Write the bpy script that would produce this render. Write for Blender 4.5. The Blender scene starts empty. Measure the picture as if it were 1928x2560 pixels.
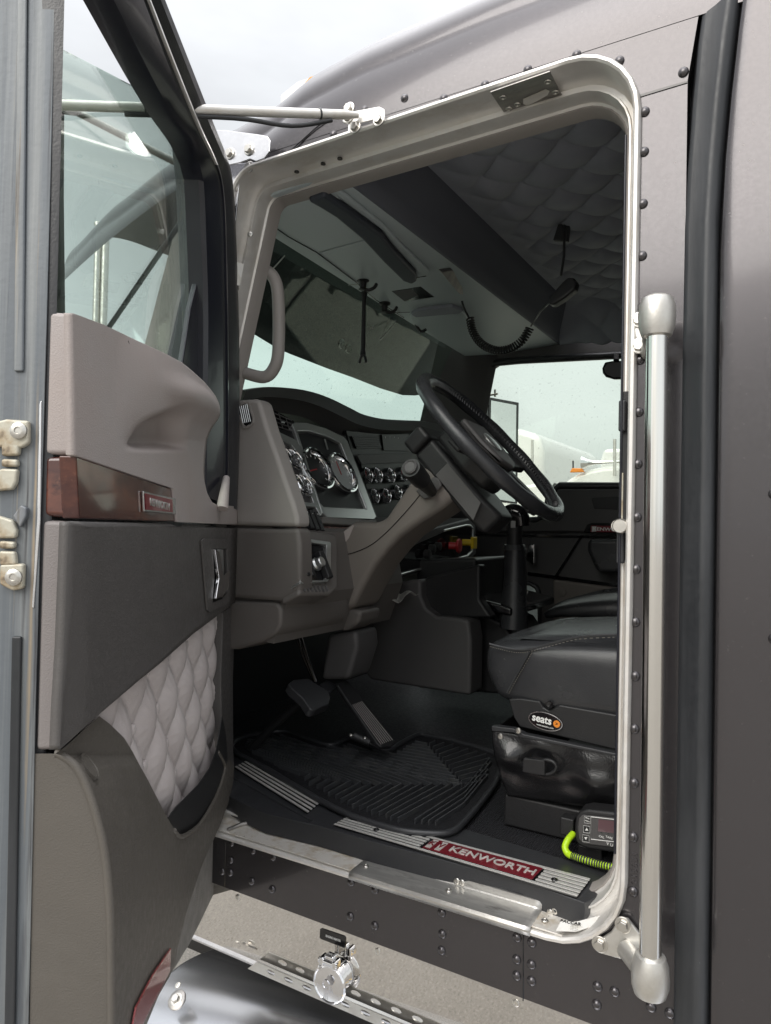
import bpy, bmesh, math, random
from mathutils import Vector as V, Matrix, noise
from mathutils.geometry import tessellate_polygon
random.seed(7)
SC = bpy.context.scene
# ------------------------------------------------------------------ camera
YAW, PITCH, SR, FPX = math.radians(30.6), math.radians(1.0), .021, 1780.0
CAM = V((0, -1.25, 1.80))
_r = V((math.cos(YAW), math.sin(YAW), 0)); _f = V((-math.sin(YAW), math.cos(YAW), 0)); _u = V((0, 0, 1))
F = _f*math.cos(PITCH) + _u*math.sin(PITCH); _u2 = _u*math.cos(PITCH) - _f*math.sin(PITCH)
CR = math.sqrt(1-SR*SR); R = _r*CR + _u2*SR; U = _u2*CR - _r*SR
cd = bpy.data.cameras.new('camera'); co = bpy.data.objects.new('camera', cd); SC.collection.objects.link(co)
M3 = Matrix((R, U, -F)).transposed(); co.matrix_world = Matrix.Translation(CAM) @ M3.to_4x4()
cd.sensor_fit = 'VERTICAL'; cd.sensor_height = 24; cd.lens = 24*FPX/2560; cd.clip_start = .02; cd.clip_end = 3000
SC.camera = co
# ------------------------------------------------------------------ light
SUN_EL, SUN_AZ = 38, 190
W = bpy.data.worlds.new('World'); SC.world = W; W.use_nodes = True
nt = W.node_tree; N = nt.nodes; L = nt.links
for x in list(N): N.remove(x)
out = N.new('ShaderNodeOutputWorld'); bg = N.new('ShaderNodeBackground'); L.new(bg.outputs[0], out.inputs[0])
sky = N.new('ShaderNodeTexSky'); sky.sky_type = 'NISHITA'; sky.sun_disc = False
sky.sun_elevation = math.radians(SUN_EL); sky.sun_rotation = math.radians(SUN_AZ); sky.air_density = 1.5; sky.dust_density = 4
tc = N.new('ShaderNodeTexCoord'); sep = N.new('ShaderNodeSeparateXYZ'); L.new(tc.outputs['Generated'], sep.inputs[0])
ov = N.new('ShaderNodeValToRGB'); L.new(sep.outputs[2], ov.inputs[0])      # overcast: brighter towards the zenith
ov.color_ramp.elements[0].position = 0; ov.color_ramp.elements[0].color = (6.0, 6.3, 6.4, 1)
ov.color_ramp.elements[1].position = 1; ov.color_ramp.elements[1].color = (30, 30, 30.5, 1)
em = ov.color_ramp.elements.new(.62); em.color = (7.1, 7.2, 7.4, 1); em = ov.color_ramp.elements.new(.8); em.color = (14, 14, 14.4, 1)
mp = N.new('ShaderNodeMapping'); mp.inputs['Scale'].default_value = (1.2, 1.2, 3.2); L.new(tc.outputs['Generated'], mp.inputs[0])
cn = N.new('ShaderNodeTexNoise'); cn.inputs['Scale'].default_value = 1.6; cn.inputs['Detail'].default_value = 5; L.new(mp.outputs[0], cn.inputs[0])
cr = N.new('ShaderNodeMapRange'); cr.inputs[1].default_value = .3; cr.inputs[2].default_value = .7; cr.inputs[3].default_value = .72; cr.inputs[4].default_value = 1.12; L.new(cn.outputs[0], cr.inputs[0])
mm = N.new('ShaderNodeVectorMath'); mm.operation = 'SCALE'; L.new(ov.outputs[0], mm.inputs[0]); L.new(cr.outputs[0], mm.inputs['Scale'])
mx = N.new('ShaderNodeMix'); mx.data_type = 'RGBA'; mx.inputs[0].default_value = .9; L.new(sky.outputs[0], mx.inputs[6]); L.new(mm.outputs[0], mx.inputs[7])
L.new(mx.outputs[2], bg.inputs[0]); bg.inputs[1].default_value = .11
sl = bpy.data.lights.new('sun', 'SUN'); sl.energy = 1.4; sl.angle = math.radians(40); sl.color = (1, .97, .92)
so = bpy.data.objects.new('sun', sl); SC.collection.objects.link(so)
_a = math.radians(SUN_AZ); sd = V((math.sin(_a)*math.cos(math.radians(SUN_EL)), math.cos(_a)*math.cos(math.radians(SUN_EL)), math.sin(math.radians(SUN_EL))))
so.rotation_euler = sd.to_track_quat('Z', 'Y').to_euler()
SC.view_settings.view_transform = 'Standard'; SC.view_settings.look = 'None'; SC.view_settings.exposure = 0.58; SC.view_settings.gamma = 1
SC.cycles.max_bounces = 10; SC.cycles.diffuse_bounces = 5; SC.cycles.glossy_bounces = 5; SC.cycles.transparent_max_bounces = 16
# ------------------------------------------------------------------ measuring helpers: a sight line cut by a plane of the truck
def ray(x, y): return F + R*((x-964)/FPX) - U*((y-1280)/FPX)
def PN(x, y, P, n): d = ray(x, y); return CAM + d*((V(P)-CAM).dot(n)/d.dot(n))
def PY(x, y, v): return PN(x, y, V((0, v, 0)), V((0, 1, 0)))
def PX(x, y, v): return PN(x, y, V((v, 0, 0)), V((1, 0, 0)))
def PZ(x, y, v): return PN(x, y, V((0, 0, v)), V((0, 0, 1)))
HG = V((-1.21, -.02, 0)); TH = math.radians(-58.2)
DE = V((math.cos(TH), math.sin(TH), 0)); DN = V((-math.sin(TH), math.cos(TH), 0)); UZ = V((0, 0, 1))
def DW(s, t, z): return HG + DE*s + DN*t + UZ*z                    # door coordinates
def PD(x, y, t=.045): return PN(x, y, HG + DN*t, DN)
def PS(x, y, s=.85): return PN(x, y, HG + DE*s, DE)
def dl(P): v = P-HG; return v.dot(DE), v.dot(DN), P.z
GPn = V((1, 0, .5)).normalized()
def PG(x, y, o=0): return PN(x, y, V((-1.3, 0, 2.085)) + GPn*o, GPn)     # sloping instrument face
def tr(f, v, *q): return [f(x, y, v) for x, y in q]
# ------------------------------------------------------------------ materials
def mat(name, base, rough=.5, metal=0, coat=0, bump=None, var=None, spec=None, emis=None, aniso=0, coat_rough=.06):
    m = bpy.data.materials.new(name); m.use_nodes = True; nt = m.node_tree; N = nt.nodes; L = nt.links
    b = N['Principled BSDF']; b.inputs['Base Color'].default_value = (*base, 1); b.inputs['Roughness'].default_value = rough
    b.inputs['Metallic'].default_value = metal; b.inputs['Coat Weight'].default_value = coat; b.inputs['Coat Roughness'].default_value = coat_rough
    if spec is not None: b.inputs['Specular IOR Level'].default_value = spec
    if emis: b.inputs['Emission Color'].default_value = (*emis[0], 1); b.inputs['Emission Strength'].default_value = emis[1]
    tc = N.new('ShaderNodeTexCoord')
    if var:   # list of (colour, scale, low, high, stretch)
        cur = None
        for (c2, sc, lo, hi, st) in var:
            mp = N.new('ShaderNodeMapping'); mp.inputs['Scale'].default_value = st; L.new(tc.outputs['Object'], mp.inputs[0])
            n = N.new('ShaderNodeTexNoise'); n.inputs['Scale'].default_value = sc; n.inputs['Detail'].default_value = 6; n.inputs['Roughness'].default_value = .6; L.new(mp.outputs[0], n.inputs[0])
            r = N.new('ShaderNodeMapRange'); r.inputs[1].default_value = lo; r.inputs[2].default_value = hi; L.new(n.outputs[0], r.inputs[0])
            x = N.new('ShaderNodeMix'); x.data_type = 'RGBA'; L.new(r.outputs[0], x.inputs[0])
            if cur: L.new(cur, x.inputs[6])
            else: x.inputs[6].default_value = (*base, 1)
            x.inputs[7].default_value = (*c2, 1); cur = x.outputs[2]
        L.new(cur, b.inputs['Base Color'])
        rr = N.new('ShaderNodeMapRange'); rr.inputs[1].default_value = .3; rr.inputs[2].default_value = .7
        rr.inputs[3].default_value = max(.02, rough*.8); rr.inputs[4].default_value = min(1, rough*1.25); L.new(n.outputs[0], rr.inputs[0]); L.new(rr.outputs[0], b.inputs['Roughness'])
    if bump:  # list of (scale, strength, stretch, kind)
        prev = None
        for (sc, st, stretch, kind) in bump:
            mp = N.new('ShaderNodeMapping'); mp.inputs['Scale'].default_value = stretch; L.new(tc.outputs['Object'], mp.inputs[0])
            if kind == 'vor': n = N.new('ShaderNodeTexVoronoi'); n.inputs['Scale'].default_value = sc; o = n.outputs['Distance']
            elif kind == 'wave': n = N.new('ShaderNodeTexWave'); n.inputs['Scale'].default_value = sc; n.inputs['Distortion'].default_value = .4; o = n.outputs[1]
            else: n = N.new('ShaderNodeTexNoise'); n.inputs['Scale'].default_value = sc; n.inputs['Detail'].default_value = 4; o = n.outputs[0]
            L.new(mp.outputs[0], n.inputs[0])
            bp = N.new('ShaderNodeBump'); bp.inputs['Strength'].default_value = st; bp.inputs['Distance'].default_value = .002; L.new(o, bp.inputs['Height'])
            if prev: L.new(prev, bp.inputs['Normal'])
            prev = bp.outputs[0]
        L.new(prev, b.inputs['Normal'])
    return m
O1 = (1, 1, 1)
grain = [(520, .16, O1, 'vor'), (60, .06, O1, 'noise')]
M = {}
M['paint'] = mat('brown_paint', (.072, .067, .071), .22, .7, .5, [(900, .05, O1, 'noise'), (2.5, .05, O1, 'noise')], [((.080, .075, .079), 1.2, .35, .7, O1), ((.13, .12, .11), 150, .66, .85, O1)], coat_rough=.08)
M['paint_dull'] = mat('dusty_dark_metal', (.15, .165, .185), .45, .3, .1, [(120, .2, O1, 'noise')], [((.27, .275, .28), 9, .4, .7, (4, 4, .25)), ((.34, .29, .21), 16, .58, .78, (5, 5, .2)), ((.07, .075, .08), 22, .58, .7, (4, 4, .3))])
M['gaiter'] = mat('weathered_rubber', (.022, .024, .027), .42, 0, 0, [(60, .25, (1, 1, .2), 'noise')], [((.06, .063, .068), 6, .45, .8, (3, 3, .3)), ((.2, .2, .2), 90, .71, .8, O1)])
M['rubber'] = mat('black_rubber', (.034, .035, .038), .36, 0, 0, [(300, .2, O1, 'noise')], [((.03, .031, .034), 12, .45, .75, O1)])
M['seal'] = mat('glossy_seal', (.012, .013, .02), .3, 0, .2, [(40, .15, (1, 1, .2), 'noise')])
M['alu'] = mat('brushed_aluminium', (.78, .76, .73), .42, .5, 0, [(300, .12, (1, .05, 1), 'noise')], [((.62, .57, .50), 8, .5, .8, (1, 2, 1)), ((.84, .82, .78), 50, .55, .8, O1)])
M['sill'] = mat('worn_sill_aluminium', (.70, .67, .62), .42, .3, 0, [(200, .3, O1, 'noise')], [((.50, .42, .31), 22, .48, .68, (1, 1, 1)), ((.85, .84, .8), 60, .56, .75, (.4, 1, 1)), ((.2, .17, .13), 75, .66, .74, O1)])
M['alu_dark'] = mat('dark_worn_plate', (.28, .27, .26), .38, .9, 0, [(200, .2, O1, 'noise')], [((.45, .43, .4), 12, .4, .7, (1, 3, 1))])
M['polish'] = mat('polished_aluminium', (.8, .8, .82), .22, 1, 0, [(25, .05, O1, 'noise')], [((.66, .66, .68), 10, .35, .7, O1), ((.9, .9, .9), 220, .72, .8, O1)])
M['tank'] = mat('satin_aluminium', (.70, .71, .74), .24, .95, 0, [(6, .04, O1, 'noise')])
M['mirror_panel'] = mat('mirror_steel', (.77, .75, .72), .03, 1, 0, [(7, .10, O1, 'noise')])
M['pole'] = mat('satin_pole', (.80, .785, .75), .14, 1)
M['step'] = mat('scuffed_step_metal', (.50, .49, .47), .34, .75, 0, [(200, .15, O1, 'noise')], [((.66, .65, .62), 30, .45, .7, (.3, 2, 2)), ((.24, .23, .22), 24, .56, .72, (.5, 2, 2))])
M['chrome'] = mat('chrome', (.86, .86, .87), .06, 1)
M['cast'] = mat('cast_aluminium', (.66, .65, .62), .38, .8, 0, [(250, .12, O1, 'noise')], [((.48, .46, .42), 18, .4, .75, O1)])
M['bolt'] = mat('zinc_bolt', (.62, .6, .56), .3, .95, 0, [(100, .2, O1, 'noise')])
M['tan'] = mat('taupe_trim', (.37, .335, .325), .48, 0, 0, grain, [((.37, .32, .30), 5, .35, .7, O1)], .4)
M['brown'] = mat('dark_taupe_trim', (.095, .089, .086), .5, 0, 0, grain, [((.086, .081, .078), 6, .35, .7, O1), ((.112, .105, .101), 5, .55, .8, O1), ((.13, .12, .11), 110, .72, .84, O1)], .4)
M['pocket'] = mat('olive_brown_trim', (.115, .104, .091), .52, 0, 0, grain, [((.10, .091, .08), 6, .35, .7, O1), ((.13, .119, .105), 5, .55, .8, O1), ((.19, .175, .155), 90, .72, .84, O1)], .35)
M['carpet'] = mat('grey_felt', (.25, .235, .215), .9, 0, 0, [(500, .8, O1, 'noise')], [((.19, .18, .165), 30, .4, .7, O1)])
M['dashtan'] = mat('dash_taupe', (.30, .278, .262), .5, 0, 0, grain, None, .4)
M['dashbrown'] = mat('dash_brown', (.128, .117, .109), .5, 0, 0, grain, None, .4)
M['column'] = mat('column_brown', (.175, .156, .141), .5, 0, 0, grain, None, .4)
M['black'] = mat('black_plastic', (.02, .02, .021), .42, 0, 0, grain, None, .4)
M['charcoal'] = mat('charcoal_plastic', (.082, .079, .079), .5, 0, 0, grain, None, .4)
M['gloss'] = mat('piano_black', (.008, .008, .009), .12, 0, .4)
M['header'] = mat('grey_header_plastic', (.50, .56, .58), .36, 0, 0, grain, None, .5)
M['liner'] = mat('navy_headliner', (.31, .325, .37), .55, 0, 0, grain, [((.27, .285, .325), 8, .3, .7, O1)], .4)
M['quilt'] = mat('quilted_vinyl', (.60, .55, .54), .42, 0, 0, [(500, .12, O1, 'vor')], [((.48, .43, .42), 6, .35, .7, O1)], .4)
M['leather'] = mat('black_leather', (.030, .031, .034), .25, 0, .05, [(800, .18, O1, 'vor'), (22, .3, (1, 1, 1), 'noise')], [((.045, .046, .048), 5, .4, .75, O1)], .5)
M['vinyl'] = mat('shiny_vinyl', (.012, .012, .013), .24, 0, .2, [(16, 1.0, O1, 'noise'), (300, .2, O1, 'vor')])
M['stitch'] = mat('thread', (.14, .13, .11), .7)
M['floor'] = mat('ribbed_floor', (.022, .022, .025), .5, 0, 0, [(60, .9, (1, .35, 1), 'wave'), (200, .3, O1, 'noise')], [((.05, .05, .052), 120, .62, .8, O1)])
M['silver'] = mat('satin_silver', (.60, .61, .60), .30, .85, 0, [(300, .06, O1, 'noise')])
M['stripe'] = mat('silver_stripe', (.78, .77, .74), .4, .5)
M['red'] = mat('red_badge', (.19, .012, .022), .32, .2, .5)
M['redtrim'] = mat('red_reflector', (.30, .06, .06), .2, .1, .8, [(400, .6, O1, 'vor')])
M['white'] = mat('white_print', (.8, .8, .78), .5)
M['cream'] = mat('cream_latch_metal', (.50, .48, .40), .5, .2, 0, [(90, .3, O1, 'noise')], [((.34, .24, .13), 22, .46, .64, O1), ((.10, .09, .08), 34, .56, .68, O1)])
M['rust'] = mat('rusty_metal', (.13, .145, .16), .65, .2, 0, [(120, .7, O1, 'noise')], [((.28, .22, .14), 16, .5, .72, (1, 1, .5)), ((.5, .44, .33), 34, .58, .78, O1), ((.03, .03, .033), 26, .54, .66, O1)])
M['amber'] = mat('amber_lens', (.75, .33, .03), .3, 0, .4)
M['orange'] = mat('orange_paint', (.8, .26, .03), .4)
M['yellow'] = mat('yellow_knob', (.75, .53, .02), .4)
M['redknob'] = mat('red_knob', (.45, .03, .035), .4)
M['lime'] = mat('lime_cable', (.50, .78, .02), .4)
M['whitepaint'] = mat('white_truck_paint', (.8, .8, .78), .25, 0, .4)
M['greyglass'] = mat('dark_glass', (.03, .035, .035), .06, 0, .5)
M['paper'] = mat('crumpled_paper', (.5, .48, .45), .8, 0, 0, [(60, .8, O1, 'noise')])
M['sidetan'] = mat('grey_taupe_edge', (.22, .20, .195), .48, 0, 0, grain, None, .4)
M['brow'] = mat('dash_brow_vinyl', (.10, .097, .095), .5, 0, 0, grain, None, .4)
M['edge'] = mat('streaked_edge_metal', (.13, .145, .16), .5, .2, 0, [(120, .15, O1, 'noise')], [((.30, .31, .305), 7, .42, .72, (6, 6, .10)), ((.36, .28, .18), 11, .56, .72, (6, 6, .12)), ((.045, .045, .05), 14, .54, .70, (6, 6, .2))])
M['beam'] = mat('soft_beam_fabric', (.13, .138, .165), .7, 0, 0, grain, None, .3)
M['matbase'] = mat('shaded_mat_rubber', (.010, .010, .012), .6, 0, 0, [(300, .3, O1, 'noise')], [((.03, .03, .028), 160, .62, .8, O1)])  # shade between the ribs put into a darker base rubber
M['matrib'] = mat('lit_rib_rubber', (.05, .052, .056), .38, 0, 0, [(300, .2, O1, 'noise')], [((.085, .085, .08), 30, .5, .8, O1)])  # highlights on the mat ribs put into a paler rubber
M['navy'] = mat('dark_blue_grey_trim', (.05, .056, .070), .5, 0, 0, grain, None, .4)
M['visor'] = mat('smoked_visor', (.007, .009, .012), .6, 0, 0, [(40, .1, O1, 'noise')], [((.014, .018, .022), 5, .35, .65, (1, 1, .6)), ((.10, .11, .115), 160, .70, .8, (1, 1, .15))])
M['dial'] = mat('dial_black', (.012, .012, .013), .45, 0, 0)
M['dialglare'] = mat('dial_glare', (.42, .44, .43), .25, 0, .4)  # glare on the gauge glass put into a pale dial colour
M['mirrorglass'] = mat('mirror_glass', (.8, .82, .8), .03, 1)
M['lcd'] = mat('dark_red_display', (.10, .045, .055), .15, 0, .5)
M['sticker'] = mat('white_sticker', (.72, .71, .68), .5, 0, 0, None, [((.6, .57, .5), 40, .5, .7, O1)])
M['windshield_rubber'] = M['rubber']
def wood():
    m = mat('burl_wood', (.06, .02, .017), .2, 0, .6, None, [((.15, .05, .03), 9, .42, .62, (1, 1, 2)), ((.035, .01, .01), 24, .52, .66, (1, 1, 1.4)), ((.2, .08, .05), 45, .6, .75, O1)])
    return m
M['wood'] = wood()
def glass(name, tint, refl=1.0, dirt=0.0):
    m = bpy.data.materials.new(name); m.use_nodes = True; nt = m.node_tree; N = nt.nodes; L = nt.links
    for x in list(N): N.remove(x)
    o = N.new('ShaderNodeOutputMaterial'); t = N.new('ShaderNodeBsdfTransparent'); t.inputs[0].default_value = (*tint, 1)
    g = N.new('ShaderNodeBsdfGlossy'); g.inputs['Roughness'].default_value = .015; g.inputs[0].default_value = (.98, 1, .98, 1)
    fr = N.new('ShaderNodeLayerWeight'); fr.inputs[0].default_value = .5
    k0 = N.new('ShaderNodeMath'); k0.operation = 'POWER'; k0.inputs[1].default_value = 5; L.new(fr.outputs['Facing'], k0.inputs[0])
    k = N.new('ShaderNodeMath'); k.operation = 'MULTIPLY_ADD'; k.inputs[1].default_value = .94*refl; k.inputs[2].default_value = .045*refl; L.new(k0.outputs[0], k.inputs[0])
    a = N.new('ShaderNodeMixShader'); L.new(k.outputs[0], a.inputs[0]); L.new(t.outputs[0], a.inputs[1]); L.new(g.outputs[0], a.inputs[2])
    if dirt:
        tc = N.new('ShaderNodeTexCoord'); n = N.new('ShaderNodeTexNoise'); n.inputs['Scale'].default_value = 90; n.inputs['Detail'].default_value = 3; L.new(tc.outputs['Object'], n.inputs[0])
        n2 = N.new('ShaderNodeTexNoise'); n2.inputs['Scale'].default_value = 5; L.new(tc.outputs['Object'], n2.inputs[0])
        r = N.new('ShaderNodeMapRange'); r.inputs[1].default_value = .66; r.inputs[2].default_value = .74; r.inputs[3].default_value = .01; r.inputs[4].default_value = dirt; L.new(n.outputs[0], r.inputs[0])
        r2 = N.new('ShaderNodeMapRange'); r2.inputs[1].default_value = .4; r2.inputs[2].default_value = .7; r2.inputs[3].default_value = .25; L.new(n2.outputs[0], r2.inputs[0])
        mu = N.new('ShaderNodeMath'); mu.operation = 'MULTIPLY'; L.new(r.outputs[0], mu.inputs[0]); L.new(r2.outputs[0], mu.inputs[1])
        d = N.new('ShaderNodeBsdfDiffuse'); d.inputs[0].default_value = (.3, .3, .28, 1)
        a2 = N.new('ShaderNodeMixShader'); L.new(mu.outputs[0], a2.inputs[0]); L.new(a.outputs[0], a2.inputs[1]); L.new(d.outputs[0], a2.inputs[2]); a = a2
    L.new(a.outputs[0], o.inputs[0]); return m
M['glass'] = glass('door_glass', (.85, .915, .88), 1.4, .25)
M['windshield'] = glass('windshield_glass', (.84, .925, .875), 1.0, .5)
M['pglass'] = glass('passenger_glass', (.87, .905, .86), 1.0, .4)
# ------------------------------------------------------------------ object helpers
WL = {}
def link(name, me, mt, parent, loc):
    o = bpy.data.objects.new(name, me); SC.collection.objects.link(o)
    if mt is not None and me is not None and not me.materials: me.materials.append(M[mt] if isinstance(mt, str) else mt)
    WL[o] = V(loc); o.location = V(loc) - (WL[parent] if parent else V((0, 0, 0)))
    if parent: o.parent = parent
    return o
def thing(name, label, cat, loc, group=None):
    o = link(name, None, None, None, loc); tag(o, label, cat, group); return o
def tag(o, label, cat=None, group=None, kind=None):
    if label: o['label'] = label
    if cat: o['category'] = cat
    if group: o['group'] = group
    if kind: o['kind'] = kind
    return o
def finish(name, bm, mt, parent, smooth=40, bevel=0, seg=2, subsurf=0, solid=0, fixn=True):
    if fixn: bmesh.ops.recalc_face_normals(bm, faces=bm.faces[:])
    me = bpy.data.meshes.new(name); bm.to_mesh(me); bm.free()
    c = V((0, 0, 0))
    if me.vertices:
        xs = [v.co for v in me.vertices]
        c = V([(min(p[i] for p in xs)+max(p[i] for p in xs))/2 for i in range(3)])
        for v in me.vertices: v.co -= c
    o = link(name, me, mt, parent, c)
    if smooth:
        for p in me.polygons: p.use_smooth = True
        if smooth < 180: me.set_sharp_from_angle(angle=math.radians(smooth))
    if solid: md = o.modifiers.new('solid', 'SOLIDIFY'); md.thickness = solid; md.offset = -1
    if bevel: md = o.modifiers.new('bevel', 'BEVEL'); md.width = bevel; md.segments = seg; md.limit_method = 'ANGLE'; md.angle_limit = math.radians(35); md.harden_normals = True
    if subsurf: md = o.modifiers.new('sub', 'SUBSURF'); md.levels = subsurf; md.render_levels = subsurf
    return o
def add_extr(bm, pts, d):
    a = [bm.verts.new(p) for p in pts]; b = [bm.verts.new(V(p)+V(d)) for p in pts]; n = len(a)
    bm.faces.new(a); bm.faces.new(b[::-1])
    for i in range(n): bm.faces.new((a[i], b[i], b[(i+1) % n], a[(i+1) % n]))
def extr(name, pts, d, mt, parent, bevel=0, seg=2, smooth=40):
    bm = bmesh.new(); add_extr(bm, pts, d); return finish(name, bm, mt, parent, smooth, bevel, seg)
def holed(name, outer, holes, d, mt, parent, bevel=0, smooth=40):
    bm = bmesh.new(); loops = [outer]+holes; allp = [V(p) for l in loops for p in l]; d = V(d)
    a = [bm.verts.new(p) for p in allp]; b = [bm.verts.new(p+d) for p in allp]
    # project to 2D for tessellation
    n = d.normalized(); ax = n.orthogonal().normalized(); ay = n.cross(ax)
    for t in tessellate_polygon([[V((V(p).dot(ax), V(p).dot(ay), 0)) for p in l] for l in loops]):
        try: bm.faces.new([a[i] for i in t]); bm.faces.new([b[i] for i in reversed(t)])
        except ValueError: pass
    k = 0
    for l in loops:
        m = len(l)
        for i in range(m): bm.faces.new((a[k+i], b[k+i], b[k+(i+1) % m], a[k+(i+1) % m]))
        k += m
    return finish(name, bm, mt, parent, smooth, bevel)
def frame(c, ax, ay):   # orthonormal axes
    ax = V(ax).normalized(); az = ax.cross(V(ay)).normalized(); ay = az.cross(ax); return ax, ay, az
def add_box(bm, c, size, ax=(1, 0, 0), ay=(0, 1, 0)):
    ax, ay, az = frame(c, ax, ay); c = V(c); x, y, z = [s/2 for s in size]
    vs = [bm.verts.new(c+ax*i*x+ay*j*y+az*k*z) for i in (-1, 1) for j in (-1, 1) for k in (-1, 1)]
    for f in ((0, 1, 3, 2), (4, 6, 7, 5), (0, 4, 5, 1), (2, 3, 7, 6), (0, 2, 6, 4), (1, 5, 7, 3)): bm.faces.new([vs[i] for i in f])
def box(name, c, size, mt, parent, bevel=.003, ax=(1, 0, 0), ay=(0, 1, 0), seg=2):
    bm = bmesh.new(); add_box(bm, c, size, ax, ay); return finish(name, bm, mt, parent, 40, bevel, seg)
def smoothpath(pts, k=6, closed=False):
    pts = [V(p) for p in pts]; n = len(pts); o = []
    for i in range(n if closed else n-1):
        p0, p1, p2, p3 = (pts[(i-1) % n], pts[i], pts[(i+1) % n], pts[(i+2) % n]) if closed else (pts[max(i-1, 0)], pts[i], pts[i+1], pts[min(i+2, n-1)])
        for j in range(k):
            t = j/k; o.append(.5*((2*p1)+(p2-p0)*t+(2*p0-5*p1+4*p2-p3)*t*t+(3*p1-p0-3*p2+p3)*t**3))
    if not closed: o.append(pts[-1])
    return o
def add_tube(bm, pts, r, seg=12, closed=False, sx=1.0):
    pts = [V(p) for p in pts]; n = len(pts); rings = []; up = None
    for i, p in enumerate(pts):
        if closed: t = (pts[(i+1) % n]-pts[i-1]).normalized()
        else: t = (pts[min(i+1, n-1)]-pts[max(i-1, 0)]).normalized()
        if up is None: up = t.orthogonal().normalized()
        else: up = (up - t*up.dot(t)).normalized()
        s = t.cross(up); rr = r[i] if isinstance(r, (list, tuple)) else r
        rings.append([bm.verts.new(p+(up*math.cos(a)*sx+s*math.sin(a))*rr) for a in [2*math.pi*j/seg for j in range(seg)]])
    for i in range(n if closed else n-1):
        a, b = rings[i], rings[(i+1) % n]
        for j in range(seg): bm.faces.new((a[j], a[(j+1) % seg], b[(j+1) % seg], b[j]))
    if not closed: bm.faces.new(rings[0][::-1]); bm.faces.new(rings[-1])
def tube(name, pts, r, mt, parent, seg=12, smooth_k=0, closed=False):
    if smooth_k:
        n0 = len(pts); pts = smoothpath(pts, smooth_k, closed)
        if isinstance(r, (list, tuple)):
            q = []
            for i in range(len(pts)):
                f = i/smooth_k; a = min(int(f), n0-1); b = min(a+1, n0-1); q.append(r[a]+(r[b]-r[a])*(f-int(f)))
            r = q
    bm = bmesh.new(); add_tube(bm, pts, r, seg, closed); return finish(name, bm, mt, parent, 50)
def add_lathe(bm, prof, c, axis, seg=24):
    axis = V(axis).normalized(); u = axis.orthogonal().normalized(); w = axis.cross(u); c = V(c); rings = []
    for (r, h) in prof: rings.append([bm.verts.new(c+axis*h+(u*math.cos(2*math.pi*j/seg)+w*math.sin(2*math.pi*j/seg))*max(r, 1e-5)) for j in range(seg)])
    for a, b in zip(rings, rings[1:]):
        for j in range(seg): bm.faces.new((a[j], a[(j+1) % seg], b[(j+1) % seg], b[j]))
    bm.faces.new(rings[0][::-1]); bm.faces.new(rings[-1])
def lathe(name, prof, c, axis, mt, parent, seg=24, smooth=35):
    bm = bmesh.new(); add_lathe(bm, prof, c, axis, seg); return finish(name, bm, mt, parent, smooth)
def loft(name, rings, mt, parent, closed=False, smooth=60, solid=0, caps=False, subsurf=0):
    bm = bmesh.new(); rs = [[bm.verts.new(p) for p in r] for r in rings]; m = len(rs[0])
    for a, b in zip(rs, rs[1:]):
        for j in range(m if closed else m-1): bm.faces.new((a[j], a[(j+1) % m], b[(j+1) % m], b[j]))
    if caps: bm.faces.new(rs[0][::-1]); bm.faces.new(rs[-1])
    return finish(name, bm, mt, parent, smooth, 0, 2, subsurf, solid)
def gridsurf(name, fn, nu, nv, mt, parent, solid=0, smooth=180):
    bm = bmesh.new(); g = [[bm.verts.new(fn(i/nu, j/nv)) for j in range(nv+1)] for i in range(nu+1)]
    for i in range(nu):
        for j in range(nv): bm.faces.new((g[i][j], g[i+1][j], g[i+1][j+1], g[i][j+1]))
    return finish(name, bm, mt, parent, smooth, 0, 2, 0, solid)
def text(name, s, c, xd, up, h, ext, mt, parent, bold=0, squash=1.0):
    cu = bpy.data.curves.new(name, 'FONT'); cu.body = s; cu.align_x = 'CENTER'; cu.align_y = 'CENTER'; cu.size = h/.72; cu.extrude = ext; cu.offset = bold*h; cu.resolution_u = 3
    t = bpy.data.objects.new(name, cu); SC.collection.objects.link(t); dg = bpy.context.evaluated_depsgraph_get()
    me = bpy.data.meshes.new_from_object(t.evaluated_get(dg)); bpy.data.objects.remove(t); bpy.data.curves.remove(cu)
    ax, ay, az = frame(c, xd, up); m = Matrix((ax*squash, ay, az)).transposed()
    ax = V(xd).normalized(); az = ax.cross(V(up)).normalized(); ay = az.cross(ax); m = Matrix((ax*squash, ay, az)).transposed()
    for v in me.vertices: v.co = m @ v.co
    me.name = name; me.materials.clear(); return link(name, me, mt, parent, c)
def inst(name, me, parent, loc, rot=None):
    o = link(name, me, None, parent, loc)
    if rot is not None: o.rotation_mode = 'QUATERNION'; o.rotation_quaternion = rot
    return o
def proto(bmf, mt):
    bm = bmesh.new(); bmf(bm); bmesh.ops.recalc_face_normals(bm, faces=bm.faces[:]); me = bpy.data.meshes.new('proto'); bm.to_mesh(me); bm.free()
    for p in me.polygons: p.use_smooth = True
    me.set_sharp_from_angle(angle=math.radians(35)); me.materials.append(M[mt]); return me
def quat(n): return V((0, 0, 1)).rotation_difference(V(n).normalized())
rivet_me = proto(lambda b: add_lathe(b, [(.0086, -.001), (.0086, .001), (.0074, .0036), (.0048, .0055), (.0015, .0062), (0, .0063)], (0, 0, 0), (0, 0, 1), 16), 'paint')
def _screw(b):
    add_lathe(b, [(.0066, -.001), (.0066, .0004), (.0055, .0018), (.003, .0024), (.0024, .0014), (0, .0014)], (0, 0, 0), (0, 0, 1), 14)
screw_me = proto(_screw, 'bolt')
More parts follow.
